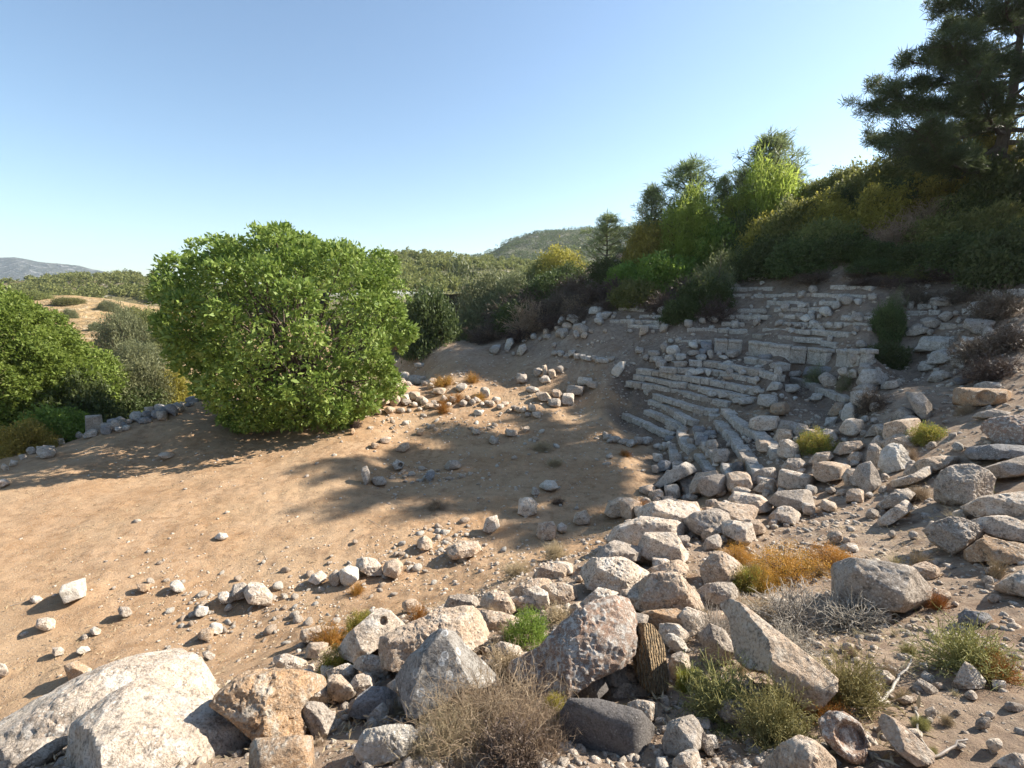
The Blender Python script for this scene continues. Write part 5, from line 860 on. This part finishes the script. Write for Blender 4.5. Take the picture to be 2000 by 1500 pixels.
 ('grey', 1560, 1235, 190, 76, 'tangle of bare grey twigs below the heath, left half'), ('grey', 1680, 1232, 170, 64, 'tangle of bare grey twigs below the oblong boulder, right half'), ('grey', 1400, 1260, 110, 80, 'bare brown-grey stems left of the tan wedge'), ('grey', 1560, 1290, 130, 60, 'dead stems right of the tan wedge'), ('tan', 1490, 1225, 120, 50, 'pale straw beneath the grey twigs'),
 ('sage', 1420, 1415, 180, 120, 'yellow-green twiggy bush left of the tan wedge foot'), ('sage', 1520, 1460, 160, 130, 'sprawling sage coloured bush below the tan wedge'), ('sage', 1670, 1390, 150, 120, 'fine pale green bush right of the tan wedge'), ('sage', 1910, 1320, 180, 95, 'round scrubby bush on the right foreground slope'), ('rust', 1960, 1330, 90, 50, 'brown dry part beside the round scrubby bush'), ('rust', 1620, 1420, 110, 50, 'reddish dry straw below the tan wedge'), ('moss', 1350, 1345, 60, 40, 'small yellow-green sprigs by the egg-like stone'),
 ('strawbush', 965, 1462, 250, 120, 'large tangled straw bush, its main dome'), ('strawbush', 885, 1480, 150, 80, 'straw tangle at the left of the large dome'), ('strawbush', 1040, 1480, 140, 85, 'straw tangle at the foot of the dark pitted block'), ('gold', 1085, 1415, 60, 60, 'golden sprig at the right of the large straw dome'), ('tan', 990, 1330, 110, 70, 'dry stems in front of the lichen crusted rock'), ('tan', 960, 1220, 50, 40, 'dry stems left of the bright green bush'), ('tan', 1090, 1225, 80, 40, 'pale dry straw right of the bright green bush'), ('dry', 1000, 1500, 160, 70, 'dark dead undergrowth below the straw bush'), ('tan', 760, 1400, 80, 30, 'dry straw at the foot of the triangular boulder'),
 ('grass', 1800, 1108, 70, 42, 'pale dry grass tuft in front of the layered outcrop'), ('grass', 1755, 1112, 60, 36, 'pale dry grass beside the oblong grey boulder'), ('grass', 1955, 1130, 80, 52, 'golden dry grass tuft under the orange-faced rock'), ('grass', 1870, 1030, 50, 40, 'white bleached grass on the layered outcrop'), ('grass', 1380, 968, 34, 30, 'bleached grass stalks in front of the big grey block'), ('grass', 1720, 860, 30, 20, 'dry grass blades left of the low tan boulder'), ('tan', 1890, 810, 40, 22, 'straw tuft under the long orange-brown block'), ('tan', 1780, 905, 30, 34, 'orange straw beside the rounded whitish boulder'), ('rust', 1440, 880, 14, 18, 'tiny yellow sprig behind the fourth near row'), ('tan', 1450, 920, 40, 24, 'dry grass in the gap of the near wedge'),
]
for p in PL: plant(*p)
rs_ = np.random.default_rng(17)
for k in range(64):
    u, v = rs_.uniform(620, 1960), rs_.uniform(1120, 1480)
    if u < 1000 and v < 1230: continue
    plant(['grass', 'tan', 'tan', 'grass', 'sage'][k % 5], u, v, rs_.uniform(18, 44), rs_.uniform(14, 34), 'thin dry weeds growing between the foreground stones', None, 'dry weeds between the foreground stones', .1)
# bleached dead sticks
def stick(pts, rad, label):
    w = []
    for (u, v, lift) in pts:
        g = hit(u, v); w.append(np.array([g[0], g[1], height(g[:2])[0] + lift]))
    w = np.array(w); t = np.linspace(0, len(w) - 1, 14); s = np.stack([np.interp(t, np.arange(len(w)), w[:, k]) for k in range(3)], 1); s += np.random.default_rng(int(pts[0][0])).normal(size=s.shape) * rad * .35
    rad *= .6; v, f = tube(s - s[0], np.linspace(rad, rad * .5, 14), 7); obj('dead_stick', mk_mesh('dead_stick', v, f, [L['greytwig']], True, None, {'rnd': np.full(len(v), .35)}), tuple(s[0]), None, label, 'stick')
stick([(1715, 1385, .03), (1750, 1345, .05), (1778, 1312, .12)], .022, 'whitish dead stick rising from the red soil'); stick([(1785, 1400, .03), (1795, 1440, .03), (1808, 1470, .03)], .014, 'thin pale root right of the smooth tan slab')
stick([(1790, 1495, .03), (1840, 1475, .03), (1885, 1455, .05)], .018, 'pale dead stick in the bottom right corner'); stick([(1700, 1225, .1), (1735, 1195, .2), (1770, 1182, .3)], .022, 'thick grey dead branch on the grey twigs'); stick([(1385, 1040, .05), (1365, 1050, .08), (1340, 1060, .1)], .03, 'dark burnt log by the small white stone')
stick([(20, 1185, .02), (45, 1178, .02), (68, 1172, .03)], .012, 'thin straight stick on the floor at the left'); stick([(720, 1015, .02), (745, 1030, .03), (772, 1038, .02)], .014, 'forked twig at the edge of the floor shadow'); stick([(1000, 1015, .02), (985, 1005, .05), (960, 1000, .02)], .01, 'curved twig on the shaded floor')

# big broadleaf tree
def star_outline(pts, c, s):
    o = np.array(pts, float); x = (o[:, 0] - c[0]) * s; z = -(o[:, 1] - c[1]) * s; el = np.arctan2(z, np.abs(x)); r = np.hypot(x, z)
    R_ = sorted([(e, q) for e, q, xx in zip(el, r, x) if xx >= 0]); L_ = sorted([(e, q) for e, q, xx in zip(el, r, x) if xx < 0]); return np.array(R_), np.array(L_)
def big_tree():
    rs = np.random.default_rng(21); g = at_z(585, 822, .1); s = camfwd(g) / F; c = (560, 650); RR, LL = star_outline([(375, 610), (382, 565), (400, 530), (425, 503), (455, 488), (500, 478), (560, 468), (620, 472), (690, 486), (738, 505), (790, 545), (820, 595), (812, 640), (795, 690), (785, 740), (750, 790), (700, 822), (620, 832), (540, 836), (475, 815), (430, 782), (400, 725), (384, 665)], c, s)
    root = bpy.data.objects.new('broadleaf_tree', None); C.objects.link(root); root.location = (g[0], g[1], g[2] - .1); root['label'] = 'big round bright green broadleaf tree standing at the back of the brown floor'; root['category'] = 'tree'
    cz_ = at_depth(560, 650, g[1])[2] - g[2] + .1; ctr = np.array([at_depth(560, 650, g[1])[0] - g[0], 0, cz_])
    def rho(d):
        h = np.hypot(d[:, 0], d[:, 1]); el = np.arctan2(d[:, 2], h); w = (d[:, 0] / (h + 1e-6) + 1) / 2; a = np.interp(el, RR[:, 0], RR[:, 1]); b = np.interp(el, LL[:, 0], LL[:, 1])
        return w * a + (1 - w) * b
    # boughs on the outside, each a small dome of leaf rosettes
    d = unit(rs.normal(size=(1400, 3))); keep = []
    for i in range(len(d)):
        if all(d[i] @ d[j] < .966 for j in keep): keep.append(i)
    d = d[keep]; br = rho(d) * (rs.uniform(.74, .93, len(d)) + .1 * fbm(d * 2.6, 2)); B = ctr + d * br[:, None]; ok = B[:, 2] > .5; B, d = B[ok], d[ok]
    P = []; N = []
    for b, dd in zip(B, d):
        n = int(rs.uniform(60, 105)); q = unit(rs.normal(size=(n, 3)) + dd * .75 + np.array([0, 0, .25])); rad = rs.uniform(.65, 1.4); P.append(b + q * rad * np.array([1, 1, .8]) * rs.uniform(.75, 1.05, (n, 1))); N.append(q)
    P = np.concatenate(P); N = np.concatenate(N); lim = rho(unit(P - ctr)); rr = np.linalg.norm(P - ctr, axis=1); P = ctr + (P - ctr) * np.minimum(1, (1.03 + .03 * np.sin(np.arange(len(P)) * 7.)) * lim / rr)[:, None]; P[:, 2] = np.maximum(P[:, 2], .25 + rs.random(len(P)) * .4)
    a = Acc(); v, f, r = leaves(P, unit(N + np.array([0, 0, .35])), 8, .08, .235, .1, rs, .85); a.add(v, f, 0, r)
    d2 = unit(rs.normal(size=(1500, 3))); P2 = ctr + d2 * (rho(d2) * rs.uniform(.5, .8, len(d2)))[:, None]; P2 = P2[P2[:, 2] > .6]; v, f, r = leaves(P2, unit(P2 - ctr), 6, .2, .24, .1, rs, .4); a.add(v, f, 0, r)
    obj('crown', a.mesh('crown', [L['oak']]), (0, 0, 0), root)
    t = Acc(); v, f = tube([(0, 0, -.2), (.1, 0, .8), (0, .1, 1.8), (ctr[0] * .5, 0, 3.)], [.42, .34, .3, .22], 9); t.add(v, f)
    for i in rs.choice(len(B), 90, replace=False):
        e = B[i]; st = np.array([0, 0, rs.uniform(.6, 2.8)]) * np.array([1, 1, 1]); m1 = st + (e - st) * .35 + rs.normal(size=3) * .4 + np.array([0, 0, .4]); m2 = st + (e - st) * .7 + rs.normal(size=3) * .3
        v, f = tube([st, m1, m2, e], [.13, .08, .05, .02], 5); t.add(v, f)
    obj('trunk', t.mesh('trunk', [BARK], True), (0, 0, 0), root)
big_tree()
# tree at the left edge, its crown below the floor rim
def left_tree(u, vb, depth, w, h, label, seed, mat):
    rs = np.random.default_rng(seed); g = at_depth(u, vb, depth); s = camfwd(g) / F; rx, hh = w * s / 2, h * s
    root = bpy.data.objects.new('leafy_tree', None); C.objects.link(root); root.location = tuple(g); root['label'] = label; root['category'] = 'tree'
    d = unit(rs.normal(size=(420, 3))); d = d[d[:, 2] > -.85]; B = np.array([0, 0, hh * .5]) + d * np.array([rx, rx, hh * .5]) * rs.uniform(.78, .95, (len(d), 1)); P = []; N = []
    for b, dd in zip(B, d):
        n = 34; q = unit(rs.normal(size=(n, 3)) + dd * .7 + np.array([0, 0, .3])); P.append(b + q * rs.uniform(.5, .95) * .9); N.append(q)
    a = Acc(); v, f, r = leaves(np.concatenate(P), np.concatenate(N), 12, .1, .17, .08, rs, .8); a.add(v, f, 0, r); obj('crown', a.mesh('crown', [L[mat]]), (0, 0, 0), root)
    t = Acc(); v, f = tube([(0, 0, -3), (.1, 0, hh * .2), (0, 0, hh * .6)], [.35, .28, .12], 8); t.add(v, f)
    for i in rs.choice(len(B), 24): v, f = tube([(0, 0, hh * .15), B[i] * .5 + np.array([0, 0, hh * .1]), B[i]], [.12, .07, .02], 5); t.add(v, f)
    obj('trunk', t.mesh('trunk', [BARK], True), (0, 0, 0), root)
left_tree(20, 900, 27, 270, 320, 'bright green leafy tree at the left edge below the floor rim', 5, 'fresh')
left_tree(165, 870, 30, 150, 185, 'smaller leafy tree right of the one at the left edge', 8, 'oak')

# pines
def tuft_leaves(P, N, rs, L_=.3, W_=.03, n=22, sp_=.05, out=1.): return leaves(P, N, n, sp_, L_, W_, rs, out, .25)
def big_pine(base, Ht, label, seed, lean=.0, detail=1., Rb=8.5):
    rs = np.random.default_rng(seed); root = bpy.data.objects.new('pine_tree', None); C.objects.link(root); root.location = tuple(base); root['label'] = label; root['category'] = 'tree'
    t = Acc(); zs = np.linspace(-.5, Ht, 12); ax = np.c_[lean * zs + .25 * np.sin(zs * .35), .2 * np.cos(zs * .3), zs]; v, f = tube(ax, np.linspace(.42, .06, 12), 9); t.add(v, f); P = []; N = []
    nl = int(46)
    for i in range(nl):
        q = (i + .5) / nl; z = Ht * (.1 + .88 * q); az = i * 2.4 + rs.normal() * .3; lg = Rb * (1 - q) ** .62 * rs.uniform(.6, 1.1) + .8; dr = np.array([math.cos(az), math.sin(az), 0]); st = np.array([np.interp(z, zs, ax[:, 0]), np.interp(z, zs, ax[:, 1]), z])
        rise = rs.uniform(-.1, .2) + .25 * q - (.12 if q < .25 else 0); k = np.linspace(0, 1, 7); limb = st + np.outer(k * lg, dr) + np.outer(lg * (rise * k - .18 * k * (1 - k) * 2), [0, 0, 1]); limb += rs.normal(size=limb.shape) * .12 * k[:, None]
        v, f = tube(limb, np.linspace(.13 * (1 - q) + .04, .02, 7), 6); t.add(v, f)
        nb = int(6 + lg * 3.2 * detail)
        for j in range(nb):
            kk = rs.uniform(.28, 1.); p = np.array([np.interp(kk, k, limb[:, c]) for c in range(3)]); sd = 1 if j % 2 else -1; bd = unit(dr * .6 + sd * np.array([-dr[1], dr[0], 0]) * rs.uniform(.3, 1) + np.array([0, 0, rs.uniform(0, .5)])); bl = rs.uniform(.5, 1.5) * (1.1 - .3 * kk); e = p + bd * bl
            v, f = tube([p, p + bd * bl * .5 + np.array([0, 0, .05]), e], [.03, .02, .01], 4); t.add(v, f)
            for m in range(int(4 * detail) + 1):
                w = rs.uniform(.35, 1.05); P.append(p + bd * bl * w + rs.normal(size=3) * .16); N.append(unit(bd + np.array([0, 0, .6])))
    a = Acc(); v, f, r = tuft_leaves(np.array(P), np.array(N), rs, .36, .033, 38, .1, .75); a.add(v, f, 0, r); obj('crown', a.mesh('crown', [L['pine']]), (0, 0, 0), root); obj('trunk', t.mesh('trunk', [BARK], True), (0, 0, 0), root)
gb = at_depth(1934, 395, 29.5); gz = base_h(gb[None, :2])[0]
big_pine((gb[0], gb[1], gz - .3), 12.2, 'tall dark pine with spreading boughs at the top right', 4, -.02, 1.15, 9.8)
L['pinelight'] = leaf_mat('young_pine_needles', (.14, .175, .075), (.26, .30, .12), .48)
def young_pine_mesh(seed, mat, fat=.24, nb=5, dens=1.15):
    rs = np.random.default_rng(seed); t = Acc(); P = []; N = []; zs = np.linspace(0, 1, 8); v, f = tube(np.c_[rs.normal(size=8) * .006, rs.normal(size=8) * .006, zs], np.linspace(.018, .003, 8), 6); t.add(v, f); P2 = []
    for i in range(12):
        z = .05 + .92 * (i / 12) ** .85; lg = fat * (1.02 - z) ** .7 * (1 if z > .2 else .85)
        for j in range(nb):
            az = i * 1.3 + j * 6.283 / nb + rs.normal() * .25; d = np.array([math.cos(az), math.sin(az), 0]); l = lg * rs.uniform(.55, 1.25); b = np.array([0, 0, z]); k = np.linspace(0, 1, 4); br = b + np.outer(k * l, d) + np.outer(.55 * l * k ** 1.6, [0, 0, 1]); v, f = tube(br, np.linspace(.006, .002, 4), 4); t.add(v, f)
            for m in range(int(7 * dens)): w = rs.uniform(.3, 1.05); P.append(b + d * l * w + np.array([0, 0, .55 * l * w ** 1.6]) + rs.normal(size=3) * .012); N.append(unit(d * .5 + np.array([0, 0, .9])))
    for z in np.linspace(.9, 1.0, 6): P.append(np.array([0, 0, z])); N.append(np.array([0, 0, 1.]))
    a = Acc(); v, f, r = tuft_leaves(np.array(P), np.array(N), rs, .055, .0045, 18, .011, .8); a.add(v, f, 0, r); return a.mesh('crown', [L[mat]]), t.mesh('trunk', [BARK], True)
YP = [young_pine_mesh(61 + k, 'pinelight', .33 + .05 * k) for k in range(3)] + [young_pine_mesh(77, 'lime', .36, 6, 1.)]
def young_pine(u, vtop, vbase, depth, label, k, fat=1.):
    g = at_depth(u, vbase, depth); t = at_depth(u, vtop, depth); h = t[2] - g[2]; root = bpy.data.objects.new('young_pine', None); C.objects.link(root); root.location = tuple(g); root['label'] = label; root['category'] = 'tree'; root['group'] = 'young pines along the ridge'
    for nm, me in zip(('crown', 'trunk'), YP[k]):
        o = obj(nm, me, (0, 0, 0), root)
    root.scale = (h * fat, h * fat, h); root.rotation_euler = (0, 0, u * .7)
young_pine(1183, 416, 540, 47, 'leftmost young pine, low and dense, beside the far hill', 2, 1.35); young_pine(1268, 363, 520, 46, 'slim young pine, second from the left on the ridge', 0, 1.25); young_pine(1338, 312, 500, 45, 'young pine with a tall pointed top, third from the left', 1, 1.5); young_pine(1405, 342, 470, 47, 'thin young pine half hidden between two taller ones', 0, .9)
young_pine(1487, 260, 470, 46, 'tallest young pine on the ridge, behind the yellow-green tree', 2, 1.5); young_pine(1530, 325, 470, 47, 'side pine at the right of the tallest young pine', 1, 1.1); young_pine(1445, 330, 470, 48, 'side pine at the left of the tallest young pine', 1, 1.)
plant('lime', 1503, 465, 140, 126, 'sunlit yellow-green young tree in front of the tallest pine', 42); plant('lime', 1348, 480, 110, 88, 'sunlit yellow-green young tree in front of the pointed pine', 42); plant('lime', 1440, 470, 84, 78, 'light green young tree left of the sunlit yellow-green one', 43); plant('gold', 1270, 505, 100, 70, 'sunlit golden bush under the slim young pine', 43); plant('bright', 1400, 505, 110, 70, 'fresh green bush between the two yellow-green young trees', 41)

# ------------------------------------------------------------------ far land
def far_mat(name, a, b, c, s):
    t = NT(name); g = t.new('NewGeometry').outputs['Position']; n = t.noise(g, s, 8, .65); n2 = t.noise(g, s * 6, 5, .7); col = t.mix(t.ramp(n, [(.4, 0.), (.6, 1.)]), a, b); col = t.mix(t.ramp(n2, [(.54, 0.), (.62, .8)]), col, c); t.principled(col, 1., t.bump(n2, .3 / s, .6), 0.); return t.m
def hill(name, prof, d0, d1, v0, mat, nz, seed, u0=-500, u1=2300, back=1.5):
    us = np.linspace(u0, u1, 190); ts_ = np.concatenate([np.linspace(0, 1, 70), np.linspace(1.05, back, 12)]); pu = np.array(prof, float); V = []
    for t in ts_:
        d = d0 + (d1 - d0) * t
        for u in us:
            top = np.interp(u, pu[:, 0], pu[:, 1]); zt = at_depth(u, top, d1)[2]; zb = at_depth(u, v0, d0)[2]; k = t if t <= 1 else 1 - (t - 1) * .8; p = at_depth(u, 560, d); p[2] = zb + (zt - zb) * (k * k * (3 - 2 * k) * .35 + k * .65); V.append(p)
    V = np.array(V); V[:, 2] += nz * fbm(np.c_[V[:, :2] / (nz * 9), np.full(len(V), seed)], 4) * np.repeat(np.where(ts_ > .93, .35, 1), len(us)); nu = len(us); i = np.arange(len(ts_) - 1)[:, None] * nu + np.arange(nu - 1)[None]; f = np.stack([i, i + 1, i + nu + 1, i + nu], -1).reshape(-1, 4)
    obj(name, mk_mesh(name, V, f, [mat], True), kind='structure'); return V
V1 = hill('mountain', [(-500, 512), (-200, 500), (0, 503), (40, 502), (80, 510), (150, 520), (200, 529), (240, 535), (330, 552), (500, 566)], 2000, 3200, 572, far_mat('far_mountain', (.075, .085, .07), (.11, .115, .10), (.30, .29, .27), .004), 30, 3, -500, 560)
Vp = hill('hill', [(-500, 566), (0, 554), (80, 549), (150, 541), (200, 537), (260, 538), (320, 547), (420, 556), (600, 566)], 175, 330, 604, far_mat('pine_hill_soil', (.20, .16, .09), (.13, .12, .055), (.40, .36, .29), .03), 3., 5, -500, 640)
Vf = hill('field', [(-500, 590), (0, 583), (60, 578), (130, 577), (200, 583), (300, 600), (420, 612), (600, 620)], 48, 170, 850, far_mat('dry_field', (.42, .29, .15), (.34, .23, .12), (.52, .42, .28), .06), 1.2, 7, -500, 640)
Vr = hill('hill', [(500, 560), (640, 530), (700, 513), (750, 503), (820, 497), (870, 501), (930, 506), (1000, 512), (1100, 520), (1300, 520)], 150, 300, 575, far_mat('wooded_hill_soil', (.16, .15, .07), (.11, .115, .05), (.36, .32, .25), .03), 3., 9, 450, 1400)
Vm = hill('hill', [(800, 530), (900, 508), (935, 500), (970, 488), (990, 474), (1040, 458), (1100, 449), (1150, 446), (1230, 442), (1320, 432), (1500, 440), (1700, 470)], 420, 800, 545, far_mat('rocky_hill', (.105, .11, .06), (.14, .14, .085), (.34, .32, .27), .02), 7., 11, 760, 1800)
px_ = np.array([[-4400, -900, -13], [3400, -900, -13], [3400, 5200, -13], [-4400, 5200, -13.]]); obj('plain', mk_mesh('plain', px_, np.array([[0, 1, 2, 3]]), [far_mat('plain_soil', (.24, .19, .10), (.14, .14, .06), (.3, .27, .2), .01)]), kind='structure')
def woodland(name, V, n, size, seed, mat, umin, umax, tmin, label, per=40, clump=1.):
    """far trees too many to count: each a loose dome of leaf clumps"""
    rs = np.random.default_rng(seed); nu = 190; us = np.linspace(0, 1, nu); a = Acc(); k = 0; P = []; N = []
    while k < n:
        i = int(rs.integers(nu)); j = int(rs.integers(int(70 * tmin), 70)); p = V[j * nu + i]
        if not (umin < 1000 + F * p[0] / camfwd(p) < umax) or perlin(np.array([[p[0] / (size * 9), p[1] / (size * 9), seed * 1.3]]))[0] < -.12 * clump: k += .02; continue
        p = p + np.r_[rs.normal(size=2) * size, 0]; s = size * rs.uniform(.6, 1.25); d = unit(rs.normal(size=(per, 3))); d[:, 2] = np.abs(d[:, 2]); P.append(p + d * s * np.array([.6, .6, 1.]) * rs.uniform(.7, 1., (per, 1))); N.append(d); k += 1
    v, f, r = leaves(np.concatenate(P), np.concatenate(N), 4 if per > 20 else 2, size * .1, size * .26, size * .17, rs, .8); a.add(v, f, 0, r); obj(name, a.mesh(name, [L[mat]]), kind='stuff', label=label, cat='woodland')
woodland('pine_woodland', Vp, 620, 3.4, 1, 'mid', -200, 460, .1, 'olive green pines covering the low hill at the left'); woodland('scrub_woodland', Vr, 800, 3.0, 2, 'mid', 600, 1250, .1, 'green scrub forest on the hill behind the big tree'); woodland('hill_scrub', Vm, 4600, 4.2, 3, 'dark', 850, 1400, .05, 'dark scrub dotting the grey far hill', 14, .9)
FIELD = [(135, 588, 50, 10, 'dull bush at the top of the orange field, left of two'), (135, 617, 26, 14, 'small round bush on the orange field'), (60, 582, 70, 14, 'line of bushes along the top edge of the orange field'), (212, 602, 40, 14, 'dark bush on the right of the orange field'), (265, 630, 50, 26, 'greyish bush low on the orange field'), (250, 690, 90, 70, 'dark pine-like bush at the lower edge of the orange field'), (300, 650, 60, 40, 'bush at the right end of the orange field beside the big tree'), (280, 710, 90, 40, 'low green bush under the orange field'), (320, 690, 60, 40, 'green bush behind the left edge of the big tree'), (190, 640, 30, 12, 'tiny bush in the middle of the orange field')]
for j, (u, vb, w, h, lb) in enumerate(FIELD):
    pr = Vf - CAM; fw = pr[:, 1] * cp - pr[:, 2] * sp; uu = 1000 + F * pr[:, 0] / fw; vv = 750 - F * (pr[:, 1] * sp + pr[:, 2] * cp) / fw; vb += 4
    q = Vf[np.argmin(((uu - u) / 2) ** 2 + (vv - vb) ** 2 + 1e3 * (Vf[:, 1] > 172))]; o = plant(['mid', 'olive'][j % 2], u, vb, w, h * 1.2, lb, q[1], 'bushes on the orange field', .12); o.location = tuple(q)

# ------------------------------------------------------------------ light, sky, camera
AZ, EL = R(18), R(35)
sd = np.array([math.cos(AZ) * math.cos(EL), math.sin(AZ) * math.cos(EL), math.sin(EL)])
ld = bpy.data.lights.new('sun', 'SUN'); ld.energy = 5.; ld.angle = R(.5); ld.color = (1., .93, .82); lo = bpy.data.objects.new('sun', ld); C.objects.link(lo); lo.rotation_euler = Vector(-sd).to_track_quat('-Z', 'Y').to_euler()
w = bpy.data.worlds.new('World'); bpy.context.scene.world = w; w.use_nodes = True; nt = w.node_tree; bg = nt.nodes['Background']; sk = nt.nodes.new('ShaderNodeTexSky'); sk.sky_type = 'NISHITA'; sk.sun_disc = False; sk.sun_elevation = EL; sk.sun_rotation = math.pi / 2 - AZ; sk.altitude = 200; sk.air_density = 1.; sk.dust_density = .4; sk.ozone_density = 1.2
tn = nt.nodes.new('ShaderNodeMix'); tn.data_type = 'RGBA'; tn.blend_type = 'MULTIPLY'; tn.inputs[0].default_value = 1.; tn.inputs[7].default_value = (.93, 1.0, 1.0, 1); nt.links.new(sk.outputs[0], tn.inputs[6]); nt.links.new(tn.outputs[2], bg.inputs[0]); bg.inputs[1].default_value = .09
cd_ = bpy.data.cameras.new('camera'); cd_.sensor_width = 36; cd_.lens = F / 2000 * 36; cd_.clip_start = .05; cd_.clip_end = 20000; co = bpy.data.objects.new('camera', cd_); C.objects.link(co); co.location = (0, 0, HC); co.rotation_euler = (math.pi / 2 - PITCH, 0, 0)
sc = bpy.context.scene; sc.camera = co; sc.render.resolution_x = 1024; sc.render.resolution_y = 768; sc.view_settings.view_transform = 'Standard'; sc.view_settings.look = 'None'; sc.view_settings.exposure = 1.25; sc.view_settings.gamma = 1
sc.render.engine = 'CYCLES'; sc.cycles.max_bounces = 6; sc.cycles.diffuse_bounces = 3; sc.cycles.transmission_bounces = 3; sc.cycles.use_denoising = True

# ------------------------------------------------------------------ the summer haze between here and the far hills
bm = bmesh.new(); bmesh.ops.create_cube(bm, size=1.); hm = bpy.data.meshes.new('haze'); bm.to_mesh(hm); bm.free()
ht = NT('haze_air'); pv = ht.new('VolumePrincipled'); pv.inputs['Color'].default_value = (.82, .90, 1., 1); pv.inputs['Density'].default_value = 1.1e-4; pv.inputs['Anisotropy'].default_value = .3; ht.l(pv.outputs[0], ht.out.inputs[1]); hm.materials.append(ht.m)
ho = obj('haze', hm, (-500, 2150, 193), kind='stuff'); ho.scale = (9000, 6600, 414)
sc.cycles.volume_bounces = 0
